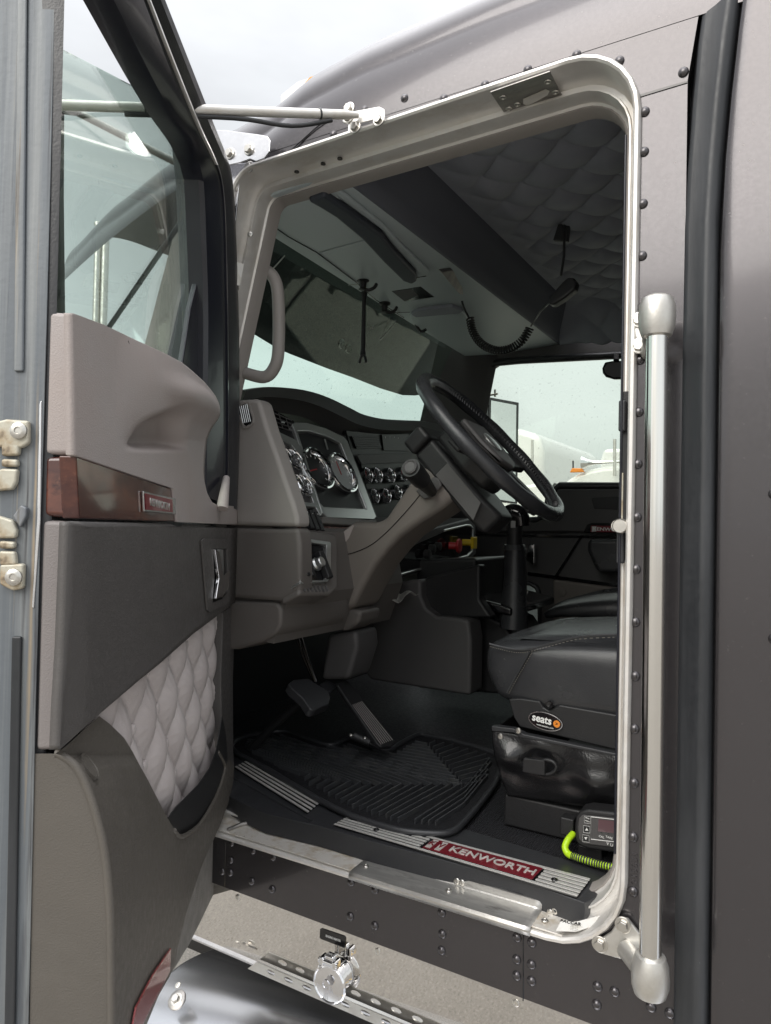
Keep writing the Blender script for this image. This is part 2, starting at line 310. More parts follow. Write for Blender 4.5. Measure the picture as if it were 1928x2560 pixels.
def _hex(b):
    add_lathe(b, [(.0135, -.001), (.0135, .0015), (.012, .0022), (.0115, .0022)], (0, 0, 0), (0, 0, 1), 20); add_lathe(b, [(.0092, .002), (.0092, .0075), (.008, .009), (0, .009)], (0, 0, 0), (0, 0, 1), 6)
hex_me = proto(_hex, 'bolt')
# ================================================================== SETTING
def ground_asphalt():
    m = mat('asphalt_lot', (.25, .235, .21), .85, 0, 0, [(220, .9, O1, 'noise'), (700, .7, O1, 'vor')], [((.20, .185, .162), 1.2, .35, .65, O1), ((.40, .37, .32), 100, .53, .66, O1), ((.09, .082, .072), 130, .54, .64, O1)])
    return m
M['asphalt'] = ground_asphalt()
M['linepaint'] = mat('worn_yellow_line', (.62, .42, .12), .7, 0, 0, None, [((.36, .31, .22), 14, .45, .6, O1)])
bm = bmesh.new(); add_extr(bm, [(-900, -900, -.2), (900, -900, -.2), (900, 900, -.2), (-900, 900, -.2)], (0, 0, .2))
tag(finish('ground', bm, 'asphalt', None, 0), 'pale worn asphalt of the truck yard', kind='structure')
bm = bmesh.new(); add_extr(bm, [(-1.35, -.95, .002), (.9, -1.5, .002), (.94, -1.4, .002), (-1.35, -.83, .002)], (0, 0, .003))
tag(finish('parking_line', bm, 'linepaint', None, 0), 'worn yellow parking line on the asphalt', kind='structure')
# ================================================================== THE TRUCK
T = thing('semi_truck', 'brown semi truck cab with its driver door wide open, seen from outside the doorway', 'truck', (-.7, .9, 0))
# --- opening outline (X,Z), counter-clockwise seen from outside, at the skin
def arc_poly(c, rad, seg=7):
    o = []; n = len(c)
    for i in range(n):
        p, a, b = V((*c[i], 0)), V((*c[i-1], 0)), V((*c[(i+1) % n], 0)); r = rad[i]
        da, db = (a-p).normalized(), (b-p).normalized(); ang = da.angle(db); d = r/math.tan(ang/2)
        bis = (da+db).normalized(); cen = p+bis*(r/math.sin(ang/2)); s, e_ = p+da*d-cen, p+db*d-cen
        tot = s.angle(e_); axis = s.cross(e_).normalized()
        for k in range(seg+1): o.append(cen + (Matrix.Rotation(tot*k/seg, 3, axis) @ s))
    return [(q.x, q.y) for q in o]
OPEN = [(-1.33, 1.066), (-.253, 1.076), (-.249, 2.643), (-1.165, 2.628), (-1.335, 1.97)]
ORAD = [.1, .135, .125, .075, .3]
def offset_path(pts, d):
    n = len(pts); o = []
    for i in range(n):
        a, b, c = V(pts[i-1]), V(pts[i]), V(pts[(i+1) % n]); t = (c-a).normalized(); o.append((b.x - t.y*d, b.y + t.x*d))
    return o   # counter-clockwise: left normal points inwards
OP = arc_poly(OPEN, ORAD)
def sweep_open(name, prof, mt, parent, closed_prof=True, sub=OP):
    rings = []
    for (a, b) in prof:
        q = offset_path(sub, a); rings.append([V((x, b, z)) for x, z in q])
    bm = bmesh.new(); rs = [[bm.verts.new(p) for p in r] for r in rings]; k = len(rs); m = len(rs[0])
    for i in range(k if closed_prof else k-1):
        a, b = rs[i], rs[(i+1) % k]
        for j in range(m): bm.faces.new((a[j], a[(j+1) % m], b[(j+1) % m], b[j]))
    return finish(name, bm, mt, parent, 32)
# cab side skin with the doorway cut out
side_out = [(-2.1, .954), (-.176, .953), (-.176, 2.545), (-.160, 2.652), (-1.25, 2.652), (-1.36, 2.3), (-1.46, 1.95), (-2.1, 1.90)]
side = holed('cab_side', [V((x, 0, z)) for x, z in side_out], [[V((x, 0, z)) for x, z in offset_path(OP, .003)]], (0, .03, 0), 'paint', T)
for k in range(len(side.data.polygons)): side.data.polygons[k].use_smooth = False
df = sweep_open('doorway_frame', [(-.001, .002), (-.001, -.008), (.002, -.013), (.007, -.014), (.0105, -.010), (.011, -.003), (.014, .052), (.017, .057), (.025, .058), (.027, .052), (.030, .052), (.032, .060), (.034, .086), (.038, .090), (.038, .11), (.0, .11), (-.003, .06)], 'alu', T)
sweep_open('doorway_inner_lip', [(.0375, .090), (.041, .088), (.044, .094), (.045, .125), (.036, .125), (.032, .11)], 'dashtan', T)
# worn lower sill plate and kick plates
extr('sill_plate', [(-1.255, -.006, 1.0795), (-.36, -.006, 1.0875), (-.36, .052, 1.0885), (-1.255, .052, 1.081)], (0, 0, .003), 'sill', T, .001)
sp = extr('scuff_cover', tr(PY, -.012, (890, 2192), (1355, 2340), (1385, 2315), (1372, 2300), (925, 2160)), (0, .002, 0), 'alu', None) ; bpy.data.objects.remove(sp)
x0, x1 = -.80, -.415
bm = bmesh.new()
prof = [(-.0150, 1.072), (-.0155, 1.081), (-.012, 1.0865), (.048, 1.0895), (.050, 1.092), (.0515, 1.1035), (.055, 1.1045)]
rr = [[bm.verts.new((x, y, z + (x+.8)*.009)) for y, z in prof] for x in (x0, x0+.015, x1-.015, x1)]
for a, b in zip(rr, rr[1:]):
    for j in range(len(prof)-1): bm.faces.new((a[j], a[j+1], b[j+1], b[j]))
kp = finish('step_plate', bm, 'step', T, 30, 0, 2, 0, .0015)
for q in [(915, 2162), (938, 2145), (953, 2126), (1122, 2225), (1142, 2202), (1155, 2190), (1362, 2302), (1376, 2281), (1388, 2265)]:
    P = PZ(*q, 1.092) if q[1] < 2700 else None
    if P.y > .045: P = PY(*q, .0495); P.z = min(P.z, 1.0985); inst('screw', screw_me, T, P, quat((0, -1, .1)))
    else: inst('screw', screw_me, T, V((P.x, P.y, 1.0893+(P.x+.8)*.009)), quat((0, 0, 1)))
inst('screw', screw_me, T, V(PZ(822, 2117, 1.085)), quat((0, 0, 1)))
# dark slotted plate on the top of the doorway, small holes beside it
P0, P1, P2, P3 = [PN(x, y, V((0, 0, 2.612)), V((0, -.15, 1)).normalized()) for x, y in ((1226, 228), (1375, 176), (1408, 240), (1264, 285))]
plate = extr('striker_slot_plate', [P0, P1, P2, P3], (0, 0, -.0025), 'alu_dark', T, .0006)
def bil(a, b, c, d, u, v): return (a*(1-u)+b*u)*(1-v)+(d*(1-u)+c*u)*v
slot = [bil(P0, P1, P2, P3, u, v)+V((0, 0, -.0032)) for u, v in ((.38, .75), (.42, .58), (.82, .50), (.86, .60), (.80, .72), (.42, .9))]
extr('slot', slot, (0, 0, -.0008), 'alu', plate)
for u, v in ((.14, .3), (.9, .28), (.12, .78), (.93, .72), (.28, .72)): inst('screw', screw_me, plate, bil(P0, P1, P2, P3, u, v)+V((0, 0, -.003)), quat((0, 0, -1)))
for q in [(742, 431), (808, 411), (850, 398)]:
    P = PN(*q, V((0, 0, 2.606)), V((0, -.15, 1)).normalized()); lathe('drilled_hole', [(.006, -.0025), (.006, .0), (.004, .0)], P, (0, 0, -1), 'gloss', T, 12)
inst('screw', screw_me, T, PY(621, 587, .01)+V((.006, .0, 0)), quat((.6, -1, 0)))
# striker strip on the right jamb
st = box('striker_strip', (-.276, .052, 1.895), (.013, .012, .30), 'black', T, .002)
tube('striker_pin', [PY(1545, 1315, -.0), PY(1560, 1315, .05)], .0115, 'bolt', st)
lathe('striker_head', [(.011, 0), (.013, .003), (.013, .010), (.008, .012)], PY(1549, 1315, -.012), (0, 1, 0), 'bolt', st, 16)
box('striker_spring', (-.281, .046, 1.85), (.004, .004, .10), 'cream', st, .001)
box('striker_cap', (-.281, .040, 2.0), (.012, .014, .055), 'rubber', st, .003)
box('striker_foot', (-.281, .042, 1.77), (.014, .012, .06), 'rubber', st, .003)
# jamb chrome/white trim line
tube('jamb_seal', [(-.2745, .002, 1.25), (-.2745, .002, 2.48)], .0022, 'seal', T, 8)
# seams
extr('roof_seam', [PY(x, y, -.001) for x, y in ((1599, 237), (1718, 202), (1718, 207), (1599, 243))], (0, -.0008, 0), 'gloss', T)
tube('panel_seam', [PY(1308, 2330, -.0005), PY(1308, 2502, -.0005)], .0012, 'gloss', T, 6)
tube('panel_seam', [PY(564, 2105, -.0005), PY(562, 2217, -.0005)], .0012, 'gloss', T, 6)
# rivets
RV = [(1612, 280), (1610, 380), (1607, 510), (1605, 640), (1602, 770), (1600, 900), (1597, 1030), (1594, 1160), (1592, 1293), (1590, 1423), (1588, 1555), (1588, 1690), (1586, 1822), (1585, 1957), (1583, 2092), (1583, 2228),
      (1012, 246), (1110, 247), (1213, 213), (1320, 175), (1442, 138), (1549, 153), (1709, 181), (834, 337), (912, 275),
      (579, 2107), (633, 2126), (684, 2142), (577, 2150), (576, 2181), (630, 2203), (681, 2223), (878, 2205), (938, 2224), (876, 2291), (937, 2314),
      (1105, 2281), (1106, 2335), (1104, 2376), (1293, 2343), (1330, 2356), (1292, 2398), (1329, 2411), (1292, 2439), (1329, 2452), (1494, 2466), (1537, 2479), (1492, 2511), (1628, 2517), (1675, 2533), (556, 2178)]
for q in RV:
    P = PY(*q, 0)
    if P.z > 2.65 or P.z < 2.7: inst('rivet', rivet_me, T, P, quat((0, -1, 0)))
text('serial_number', '215638', PY(1586, 2172, -.0005), (0, 0, 1), (-1, 0, 0), .0115, .0012, 'paint', T, .02, 1.1)
# --- roof cap: side rises then rolls inwards; climbs towards the rear
def roof(u, v):
    x = -1.95 + 2.05*u
    zb = 2.648 + .0*u; yb = -.001
    tt = [(-1.95, 2.73), (-1.7, 2.79), (-1.45, 2.828), (-1.25, 2.842), (-1.12, 2.862), (-.97, 2.912), (-.82, 2.932), (-.5, 2.948), (.1, 2.96)]
    for (xa, ta), (xb, tb_) in zip(tt, tt[1:]):
        if xa <= x <= xb+1e-6: q = (x-xa)/(xb-xa); top = ta+(tb_-ta)*(q*q*(3-2*q)*.5+q*.5)
    if x < -1.25: k = min(1, (-1.25-x)/.7); zb -= .19*k**1.3
    a = v*1.9
    if a < .55: y = yb + .02*(a/.55)**2; z = zb + (top-.16-zb)*(a/.55)
    elif a < 1.35:
        w = (a-.55)/.8*math.pi/2; y = yb+.02 + .24*(1-math.cos(w)); z = top-.16+.16*math.sin(w)
    else: y = yb + .26 + (a-1.35)/.55*1.15; z = top + .03*math.sin((a-1.35)/.55*math.pi/2)
    if x < -1.25: y += .16*((-1.25-x)/.7)**1.6*(.3 + .7*v)
    return V((x, y, z))
roofo = gridsurf('roof', roof, 60, 60, 'paint', T)
q = [(972, 212), (930, 245), (880, 290), (850, 325), (805, 385)]
tube('roof_panel_seam', [V(p) + V((0, -.002, 0)) for p in tr(PY, -.001, (838, 285), (790, 322), (735, 372), (706, 398))], .0016, 'gloss', T, 6)
# marker lamp on the roof front
c = PY(765, 225, .62)
ml = extr('roof_marker_lamp', [PY(x, y, .56) for x, y in ((701, 262), (701, 238), (745, 203), (800, 187), (860, 180), (860, 240))], (0, .12, 0), 'whitepaint', T, .004)
extr('lamp_lens', [PY(x, y, .556) for x, y in ((733, 240), (775, 192), (795, 187), (758, 225))], (0, .004, 0), 'amber', ml, .001)
# bright plate at the windshield corner + lower plate
bp = extr('corner_plate', [PY(x, y, -.035) for x, y in ((418, 345), (424, 332), (440, 327), (560, 325), (640, 335), (668, 340), (676, 352), (674, 378), (660, 396), (640, 403), (625, 397), (600, 406), (545, 418), (470, 402), (425, 375))], (0, .004, 0), 'polish', T, .0012)
for q in ((623, 374), (575, 384)): inst('hex_bolt', hex_me, bp, PY(*q, -.036), quat((0, -1, 0)))
bp2 = extr('pillar_plate', [PY(x, y, -.003) for x, y in ((505, 415), (655, 404), (600, 440), (588, 560), (575, 700), (560, 700), (540, 520))], (0, .003, 0), 'polish', T, .001)
for q in ((624, 418), (583, 470), (480, 415)): inst('hex_bolt', hex_me, bp2, PY(*q, -.004), quat((0, -1, 0)))
# --- rubber gaiter between cab and sleeper, and the sleeper
def gz(i, z): return 0 if z < 2.35 else (z-2.35)
GP = []
for z in [.6, .9, 1.2, 1.5, 1.8, 2.1, 2.3, 2.4, 2.5, 2.6, 2.7, 2.8, 2.95, 3.2]:
    k = max(0, z-2.25)**1.6*.12
    ring = []
    for (x, y) in [(-.186, .03), (-.1785, .003), (-.1765, -.004), (-.170, -.006), (-.156, -.007), (-.148, -.0135), (-.141, -.015), (-.134, -.011), (-.1285, -.004), (-.126, .008), (-.122, .03)]: ring.append(V((x + k*(1 if x > -.16 else .8), y + max(0, z-2.6)*.10, z)))
    GP.append(ring)
loft('gaiter', GP, 'gaiter', T)
SL = []
for z in [.6, .9, 1.2, 1.5, 1.8, 2.1, 2.25, 2.4, 2.5, 2.6, 2.7, 2.8, 2.95, 3.2]:
    k = max(0, z-2.25)**1.6*.12
    SL.append([V((x + k, y + max(0, z-2.8)*.1, z)) for x, y in [(-.1255, .03), (-.1255, .004), (-.122, -.004), (-.116, -.007), (-.10, -.008), (.6, -.008), (1.6, -.008)]])
slp = loft('sleeper_side', SL, 'paint', T, smooth=30)
slp['label'] = 'smooth brown sleeper wall right of the grab handle'
for q in ((1936, 1597), (1936, 1235)): inst('rivet', rivet_me, slp, PY(*q, -.008), quat((0, -1, 0)))
# --- outside grab handle
gh = tube('grab_handle', [(-.200, -.085, 1.12), (-.204, -.085, 2.13)], .0165, 'pole', T, 32)
gh['label'] = 'long polished grab pole'
for nm, zc, sg in (('handle_socket', 2.125, 1), ('handle_socket', 1.125, -1)):
    xx = -.204 if sg > 0 else -.200
    so_ = lathe(nm, [(.0175, -.034*sg), (.0225, -.032*sg), (.027, -.018*sg), (.0282, .0), (.0275, .014*sg), (.0235, .026*sg), (.015, .031*sg), (0, .032*sg)], (xx, -.085, zc + .01*sg), (0, 0, 1), 'cast', gh, 28)
fl = extr('handle_flange', [PY(x, y, -.004) for x, y in ((1588, 800), (1594, 790), (1612, 786), (1625, 800), (1635, 880), (1612, 888), (1592, 884), (1586, 872), (1592, 850), (1588, 830))], (0, -.007, 0), 'cast', gh, .002)
tube('flange_arm', [(-.205, -.085, 2.115), (-.215, -.045, 2.10), (-.226, -.006, 2.10)], [.024, .017, .018], 'cast', gh, 14, 4)
for q in ((1598, 800), (1598, 865)): inst('hex_bolt', hex_me, gh, PY(*q, -.011), quat((0, -1, 0)))
fl = extr('handle_flange', [PY(x, y, -.004) for x, y in ((1488, 2368), (1492, 2350), (1530, 2325), (1545, 2300), (1555, 2290), (1572, 2292), (1606, 2335), (1608, 2400), (1600, 2440), (1590, 2440), (1562, 2395), (1500, 2378))], (0, -.008, 0), 'cast', gh, .003)
tube('flange_arm', [PY(1565, 2372, -.012), PY(1600, 2420, -.05), V((-.2, -.085, 1.12))], [.016, .014, .02], 'cast', gh, 14, 4)
for q in ((1558, 2312), (1500, 2360)): inst('hex_bolt', hex_me, gh, PY(*q, -.012), quat((0, -1, 0)))
# --- below the cab: mirror-polished skirt, bracket, tank, step support
sk = extr('polished_skirt', [(-2.2, .016, .953), (.9, .016, .953), (.9, .016, .800), (-2.2, .016, .792)], (0, .006, 0), 'mirror_panel', T, .0008)
extr('skirt_rim', [(-2.2, .010, .797), (.9, .010, .804), (.9, .02, .804), (-2.2, .02, .797)], (0, 0, -.004), 'polish', sk)
for q in ((594, 2243), (944, 2378), (1290, 2508)): inst('screw', screw_me, sk, PY(*q, .0155), quat((0, -1, 0)))
tg = extr('heater_sign', [PY(x, y, .0155) for x, y in ((801, 2322), (806, 2321), (862, 2340), (865, 2345), (864, 2368), (860, 2369), (803, 2347), (800, 2343))], (0, -.001, 0), 'gloss', sk)
ctr = PY(833, 2346, .0142); text('heater_wording', 'ENGINE HEATER', ctr, (1, 0, .02), (0, 0, 1), .0046, .0003, 'white', tg, .02, .8)
hc = PY(832, 2452, -.0); sc_ = lathe('heater_socket', [(.030, .016), (.031, .0), (.030, -.004), (.037, -.006), (.0405, -.010), (.0405, -.013), (.038, -.016), (.036, -.0165), (.034, -.0145), (.010, -.0165), (0, -.0165)], hc, (0, 1, 0), 'chrome', sk, 40)
box('socket_hinge', hc+V((0, -.008, .047)), (.022, .018, .026), 'chrome', sc_, .004)
for dx in (-.016, .016): box('hinge_knuckle', hc+V((dx, -.012, .046)), (.010, .022, .018), 'chrome', sc_, .003)
tube('hinge_pin', [hc+V((-.024, -.016, .046)), hc+V((.024, -.016, .046))], .006, 'chrome', sc_, 14)
lathe('socket_boss', [(.010, 0), (.010, -.003), (.007, -.003), (.006, -.001), (0, -.001)], hc+V((0, -.024, .006)), (0, 1, 0), 'polish', sc_, 24)
for k in range(3): box('socket_rib', hc+V((-.003+.004*k, -.0255, -.014)), (.0015, .002, .018), 'polish', sc_, .0004)
# perforated step support rail
rail_o = [(-1.07, -.006, .797), (-1.045, -.006, .820), (.4, -.006, .824), (.4, -.006, .800)]
holes = []
for k in range(24):
    cx = -1.004 + .049*k; holes.append([V((cx+.0125*math.cos(a), -.006, .8105+.0035*k/24+.0055*math.sin(a))) for a in [2*math.pi*j/16 for j in range(16)]])
holed('perforated_rail', [V(p) for p in rail_o], holes, (0, .003, 0), 'cast', T, .0005)
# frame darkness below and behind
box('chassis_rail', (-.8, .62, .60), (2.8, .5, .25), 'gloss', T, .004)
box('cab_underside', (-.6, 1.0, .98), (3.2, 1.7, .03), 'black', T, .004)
box('tank_gap_shade', (-.9, .33, .74), (2.4, .03, .20), 'black', T, .004)  # black sheet stands in for the shade in the gap above the tank
# polished battery box / tank
def tankprof(x, dr=0):
    o = []
    for k in range(33):
        a = math.radians(-70 + k*250/32); o.append(V((x, .01 + (.29+dr)*math.cos(a), .445 + .07*(x+1.25) + (.29+dr)*math.sin(a))))
    return o
tkr = [tankprof(-1.30, -.26), tankprof(-1.30, -.04), tankprof(-1.295, -.008), tankprof(-1.28, 0), tankprof(-.9), tankprof(-.3), tankprof(.7)]
tk = loft('fuel_tank', tkr, 'tank', T, closed=True, smooth=40)
tk['label'] = 'satin aluminium tank below the doorway'
TN = V((0, -.62, .78)); TP = V((-1.25, .01, .462)) + TN*.29
P = PN(443, 2500, TP, TN)
lathe('tank_washer', [(.0205, -.002), (.0205, .002), (.018, .0035), (.009, .0035)], P, TN, 'alu_dark', tk, 28)
inst('hex_bolt', hex_me, tk, P+TN*.003, quat(TN))
inst('screw', screw_me, tk, PN(443, 2462, TP, TN)+TN*-.003, quat(TN))
# ================================================================== DOOR
door = holed('door', [DW(*p) for p in [(-.02, -.055, 1.36), (.03, -.055, 1.20), (.14, -.055, 1.09), (.30, -.055, 1.035), (.85, -.055, 1.02), (.85, -.055, 2.70), (.16, -.055, 2.70), (.07, -.055, 2.60), (-.06, -.055, 2.30), (-.10, -.055, 1.84)]],
             [[DW(*p) for p in [(.04, -.055, 1.80), (.838, -.055, 2.0), (.838, -.055, 2.58), (.79, -.055, 2.64), (.22, -.055, 2.64), (.15, -.055, 2.52), (.06, -.055, 2.2)]]], DN*.053, 'paint_dull', T, .002)
door['label'] = 'open driver door with two-tone trim, wood strip and quilted panel'
# glass
def dgl(x, y): a_, b_, c_ = dl(PD(x, y, -.022)); return DW(a_, -.022, c_)
ga, gb_ = dgl(141, 119), dgl(400, 252)
gl = extr('door_glass', [DW(.0, -.022, 1.78), DW(.843, -.022, 1.93), ga+(ga-gb_)*.02, gb_+(gb_-ga)*.35, DW(.05, -.022, 2.3)], DN*.004, 'glass', door)
gl['label'] = 'tinted door window rolled part way down'
# frame mouldings: sweep a profile (in-plane offset a, along normal t)
def dsweep(name, path, prof, mt):
    P = [V((s, z)) for s, z in path]; n = len(P); rings = []
    for i in range(n):
        if i == 0: t = (P[1]-P[0]).normalized()
        elif i == n-1: t = (P[-1]-P[-2]).normalized()
        else: t = ((P[i]-P[i-1]).normalized()+(P[i+1]-P[i]).normalized()).normalized()
        nn = V((-t.y, t.x)); rings.append([DW(P[i].x+nn.x*a, tt, P[i].y+nn.y*a) for a, tt in prof])
    return loft(name, rings, mt, door, closed=True, smooth=30, caps=True)
def dpath(raw):
    return [(a, c) for a, b, c in [dl(p) for p in raw]]
def resamp(p, n):
    p = [V(q) for q in p]; d = [0]
    for a, b in zip(p, p[1:]): d.append(d[-1]+(b-a).length)
    o = []
    for k in range(n):
        t = d[-1]*k/(n-1); i = 0
        while i < len(d)-2 and d[i+1] < t: i += 1
        o.append(p[i].lerp(p[i+1], (t-d[i])/max(1e-9, d[i+1]-d[i])))
    return o
def strip(name, A, B, tA, tB, prof, mt, n=40):
    """ribbon between two traced outlines on the door; prof = list of (u across 0..1, extra t)"""
    a = resamp(dpath([PD(x, y, tA) for x, y in A]), n); b = resamp(dpath([PD(x, y, tB) for x, y in B]), n); rings = []
    for k in range(n):
        rings.append([DW(*(lambda q: (q.x, tA+(tB-tA)*u+t, q.y))(a[k].lerp(b[k], u))) for u, t in prof])
    return loft(name, rings, mt, door, closed=True, smooth=30, caps=True)
OUT = smoothpath([(x, y, 0) for x, y in ((594, 1275), (600, 1100), (600, 900), (599, 800), (594, 650), (588, 520), (582, 445), (570, 393), (540, 318), (480, 165), (414, 0), (360, -135), (300, -285))], 4)
MID = smoothpath([(x, y, 0) for x, y in ((548, 1262), (549, 1100), (548, 900), (546, 750), (544, 600), (541, 500), (530, 435), (505, 380), (470, 312), (415, 180), (345, 0), (290, -140), (232, -285))], 4)
INN = smoothpath([(x, y, 0) for x, y in ((505, 1240), (505, 1100), (508, 900), (508, 750), (503, 600), (498, 480), (491, 425), (463, 359), (417, 289), (359, 185), (263, 0), (193, -135), (115, -285))], 4)
OUT, MID, INN = [[(p.x, p.y) for p in q] for q in (OUT, MID, INN)]
strip('window_frame', INN, MID, .012, .03, [(0, 0), (.08, .008), (.5, .012), (.92, .012), (1, .004), (1, -.03), (0, -.03)], 'seal')
strip('weatherstrip', MID, OUT, .03, .045, [(0, -.01), (.03, .002), (.12, .008), (.22, .002), (.30, -.004), (.40, .003), (.46, .0), (.52, -.004), (.68, .006), (.84, .006), (.95, .001), (1, -.006), (1, -.05), (0, -.05)], 'rubber')
CA = [((a[0]*.66+b[0]*.34), (a[1]*.66+b[1]*.34)) for a, b in zip(MID, OUT)]; CB = [((a[0]*.58+b[0]*.42), (a[1]*.58+b[1]*.42)) for a, b in zip(MID, OUT)]
k0 = 26
strip('highlight_strip', CA[k0:], CB[k0:], .040, .040, [(0, 0), (.2, .003), (.8, .003), (1, 0), (1, -.006), (0, -.006)], 'alu')  # pale metal strip stands in for the highlight along the weatherstrip
strip('highlight_strip', CA[:k0+1], CB[:k0+1], .038, .038, [(0, 0), (.2, .003), (.8, .003), (1, 0), (1, -.006), (0, -.006)], 'seal')  # same strip goes dark where that highlight fades
# dark quarter piece of the frame at the mirror corner of the window
extr('window_corner_filler', [PD(x, y, .0) for x, y in ((478, 770), (520, 600), (520, 1010), (495, 985), (455, 925))], DN*-.012, 'seal', door, .003)
# rear post seal and chrome line on the free edge
strip('rear_post_seal', [(143, -40), (120, 830), (106, 1340), (92, 1880), (75, 2620)], [(151, -40), (131, 780), (117, 1400), (105, 1900), (89, 2620)], .0, .004, [(0, 0), (.3, .006), (.8, .006), (1, 0), (1, -.02), (0, -.02)], 'rubber')
def fe(name, q, d, mt, off=.0, bev=.001, par=None): return extr(name, [PS(x, y, .8505+off) for x, y in q], DE*d, mt, par or door, bev)
fe('edge_channel', ((-70, -60), (140, -60), (129, 400), (119, 780), (111, 1060), (102, 1340), (88, 1880), (71, 2620), (-70, 2620)), .0015, 'edge', .0, .0008)
fe('edge_ridge', ((46, -60), (72, -60), (62, 930), (38, 930)), .004, 'edge', .001, .002)
fe('edge_ridge', ((34, 1590), (58, 1590), (40, 2620), (14, 2620)), .005, 'gaiter', .001, .002)
fe('edge_chrome_line', ((101, 1010), (107, 1000), (104, 1300), (88, 1520), (82, 1518), (95, 1290)), .003, 'polish')
lt = fe('latch_bed', ((-60, 945), (20, 960), (60, 985), (72, 1030), (68, 1480), (56, 1540), (20, 1570), (-60, 1560)), .0012, 'rust', .0, .0006)
for q in (((-40, 1066), (24, 1050), (80, 1054), (80, 1110), (62, 1122), (-40, 1116)), ((12, 1104), (58, 1110), (55, 1140), (12, 1142)), ((12, 1148), (53, 1150), (53, 1168), (11, 1168)), ((12, 1172), (53, 1174), (50, 1205), (40, 1225), (-40, 1232), (-40, 1205)),
          ((-40, 1280), (0, 1288), (40, 1300), (50, 1325), (48, 1345), (-40, 1347)), ((6, 1351), (46, 1354), (44, 1371), (6, 1371)), ((6, 1376), (46, 1378), (50, 1412), (8, 1414)), ((8, 1410), (68, 1408), (66, 1470), (40, 1476), (8, 1460))):
    fe('latch_plate', q, .009, 'cream', .001, .003, lt)
for q in ((48, 1077), (36, 1443)):
    P = PS(*q, .861); lathe('latch_bolt', [(.0095, 0), (.0095, .003), (.007, .0045), (.004, .0045), (.0035, .003), (0, .003)], P, DE, 'bolt', lt, 20)
fe('latch_lever', ((40, 1290), (60, 1262), (75, 1270), (74, 1290), (58, 1320)), .008, 'paint_dull', .001, .002, lt)
# inner sheet edge visible below/behind the trim
extr('felt_edge', [PD(x, y, .028) for x, y in ((572, 1900), (586, 1912), (588, 1985), (580, 2060), (573, 2110), (545, 2215), (505, 2300), (475, 2360), (445, 2410), (410, 2460), (345, 2620), (240, 2620), (240, 2200), (430, 2120), (520, 2050))], DN*-.026, 'carpet', door, .003)
# upper taupe trim: outline with the recess, corner side face
def dpl(q, t): return [PD(x, y, t) for x, y in q]
UP = [(182, 783), (202, 790), (260, 812), (315, 838), (360, 862), (399, 884), (435, 906), (462, 930), (490, 955), (508, 976), (520, 990), (527, 1008), (529, 1035), (524, 1060), (519, 1086), (514, 1136), (511, 1178), (512, 1205), (518, 1232), (530, 1255), (546, 1264), (570, 1264), (590, 1266), (595, 1275), (594, 1312), (443, 1305), (433, 1221), (187, 1138)]
def dt(x, y):   # gentle swell of the trim towards the cab
    k = max(0, 1-((x-440)/150)**2)*max(0, 1-((y-970)/130)**2); return .045+.018*k
def cellpoly(name, poly, tf, mt, step=13, solid=.012, par=None, back=None, hf=None, m=22):
    """dense surface inside a traced outline; tf gives the height off the door plane"""
    n = len(poly); ys = sorted(p[1] for p in poly); bm = bmesh.new(); nl = bm.verts.layers.float_vector.new('nrm')
    def fpos(x, y): return PD(x, y, tf(x, y)) + (DN*hf(x, y) if hf else V((0, 0, 0)))
    def mkv(x, y):
        v = bm.verts.new(fpos(x, y)); q = (fpos(x+3, y)-fpos(x-3, y)).cross(fpos(x, y-3)-fpos(x, y+3)).normalized(); v[nl] = q if q.dot(DN) > 0 else -q; return v
    def xsat(y):
        o = []
        for i in range(n):
            (x0, y0), (x1, y1) = poly[i], poly[(i+1) % n]
            if (y0 <= y < y1) or (y1 <= y < y0): o.append(x0+(x1-x0)*(y-y0)/(y1-y0))
        return sorted(o)
    yy = ys[0]+.01; K = []
    while yy < ys[-1]: K.append(yy); yy += step
    K += [p+.012 for p in ys[1:-1]]+[p-.012 for p in ys[1:-1]]+[ys[-1]-.01]; K = sorted(set(round(k, 3) for k in K))
    prev = None
    for y in K:
        xs = xsat(y)
        if len(xs) < 2: prev = None; continue
        spans = []
        for j in range(0, len(xs)-1, 2):
            spans.append((xs[j], xs[j+1], [mkv(xs[j]+(xs[j+1]-xs[j])*i/m, y) for i in range(m+1)]))
        if prev and len(prev) == len(spans):
            for a, b in zip(prev, spans):
                for i in range(m): bm.faces.new((a[2][i], a[2][i+1], b[2][i+1], b[2][i]))
        prev = spans
    bmesh.ops.remove_doubles(bm, verts=bm.verts[:], dist=.0004)
    for f in bm.faces:
        f.normal_update()
        if f.normal.dot(DN) < 0: f.normal_flip()
    o = finish(name, bm, mt, par or door, 180 if not solid else 60, 0, 2, 0, solid, False)
    if not solid: o.data.normals_split_custom_set_from_vertices([V(d.vector) for d in o.data.attributes['nrm'].data])
    return o
# recess for the pull handle is a real scoop in the surface
def smst(a, b, x): t = min(1, max(0, (x-a)/(b-a))); return t*t*(3-2*t)
def scoop(x, y):
    # hand recess: long gentle slope from the left and below, steep under the rolled grip on the right
    lx = smst(322, 400, x - (y-1070)*-.35)*(1-smst(440, 462, x - (y-1070)*.18)); ly = smst(1004+max(0, (430-x))*.42, 1050+max(0, (430-x))*.30, y)*(1-smst(1108, 1130, y))
    h = -.036*lx*ly
    u = (x-470)/64; v = (y-(1002+(x-470)*.50))/38; h += .021*math.exp(-(u*u+v*v)**1.4)
    return h
ut = cellpoly('upper_trim', UP, lambda x, y: .045, 'tan', 5, .01, None, None, lambda x, y: dt(x, y)-.045+scoop(x, y), 60)
extr('pull_socket', [PD(x, y, .052) for x, y in ((424, 1012), (452, 1003), (478, 1030), (492, 1058), (486, 1074), (468, 1080), (446, 1062), (432, 1038))], DN*.0, 'dashbrown', door) if False else None
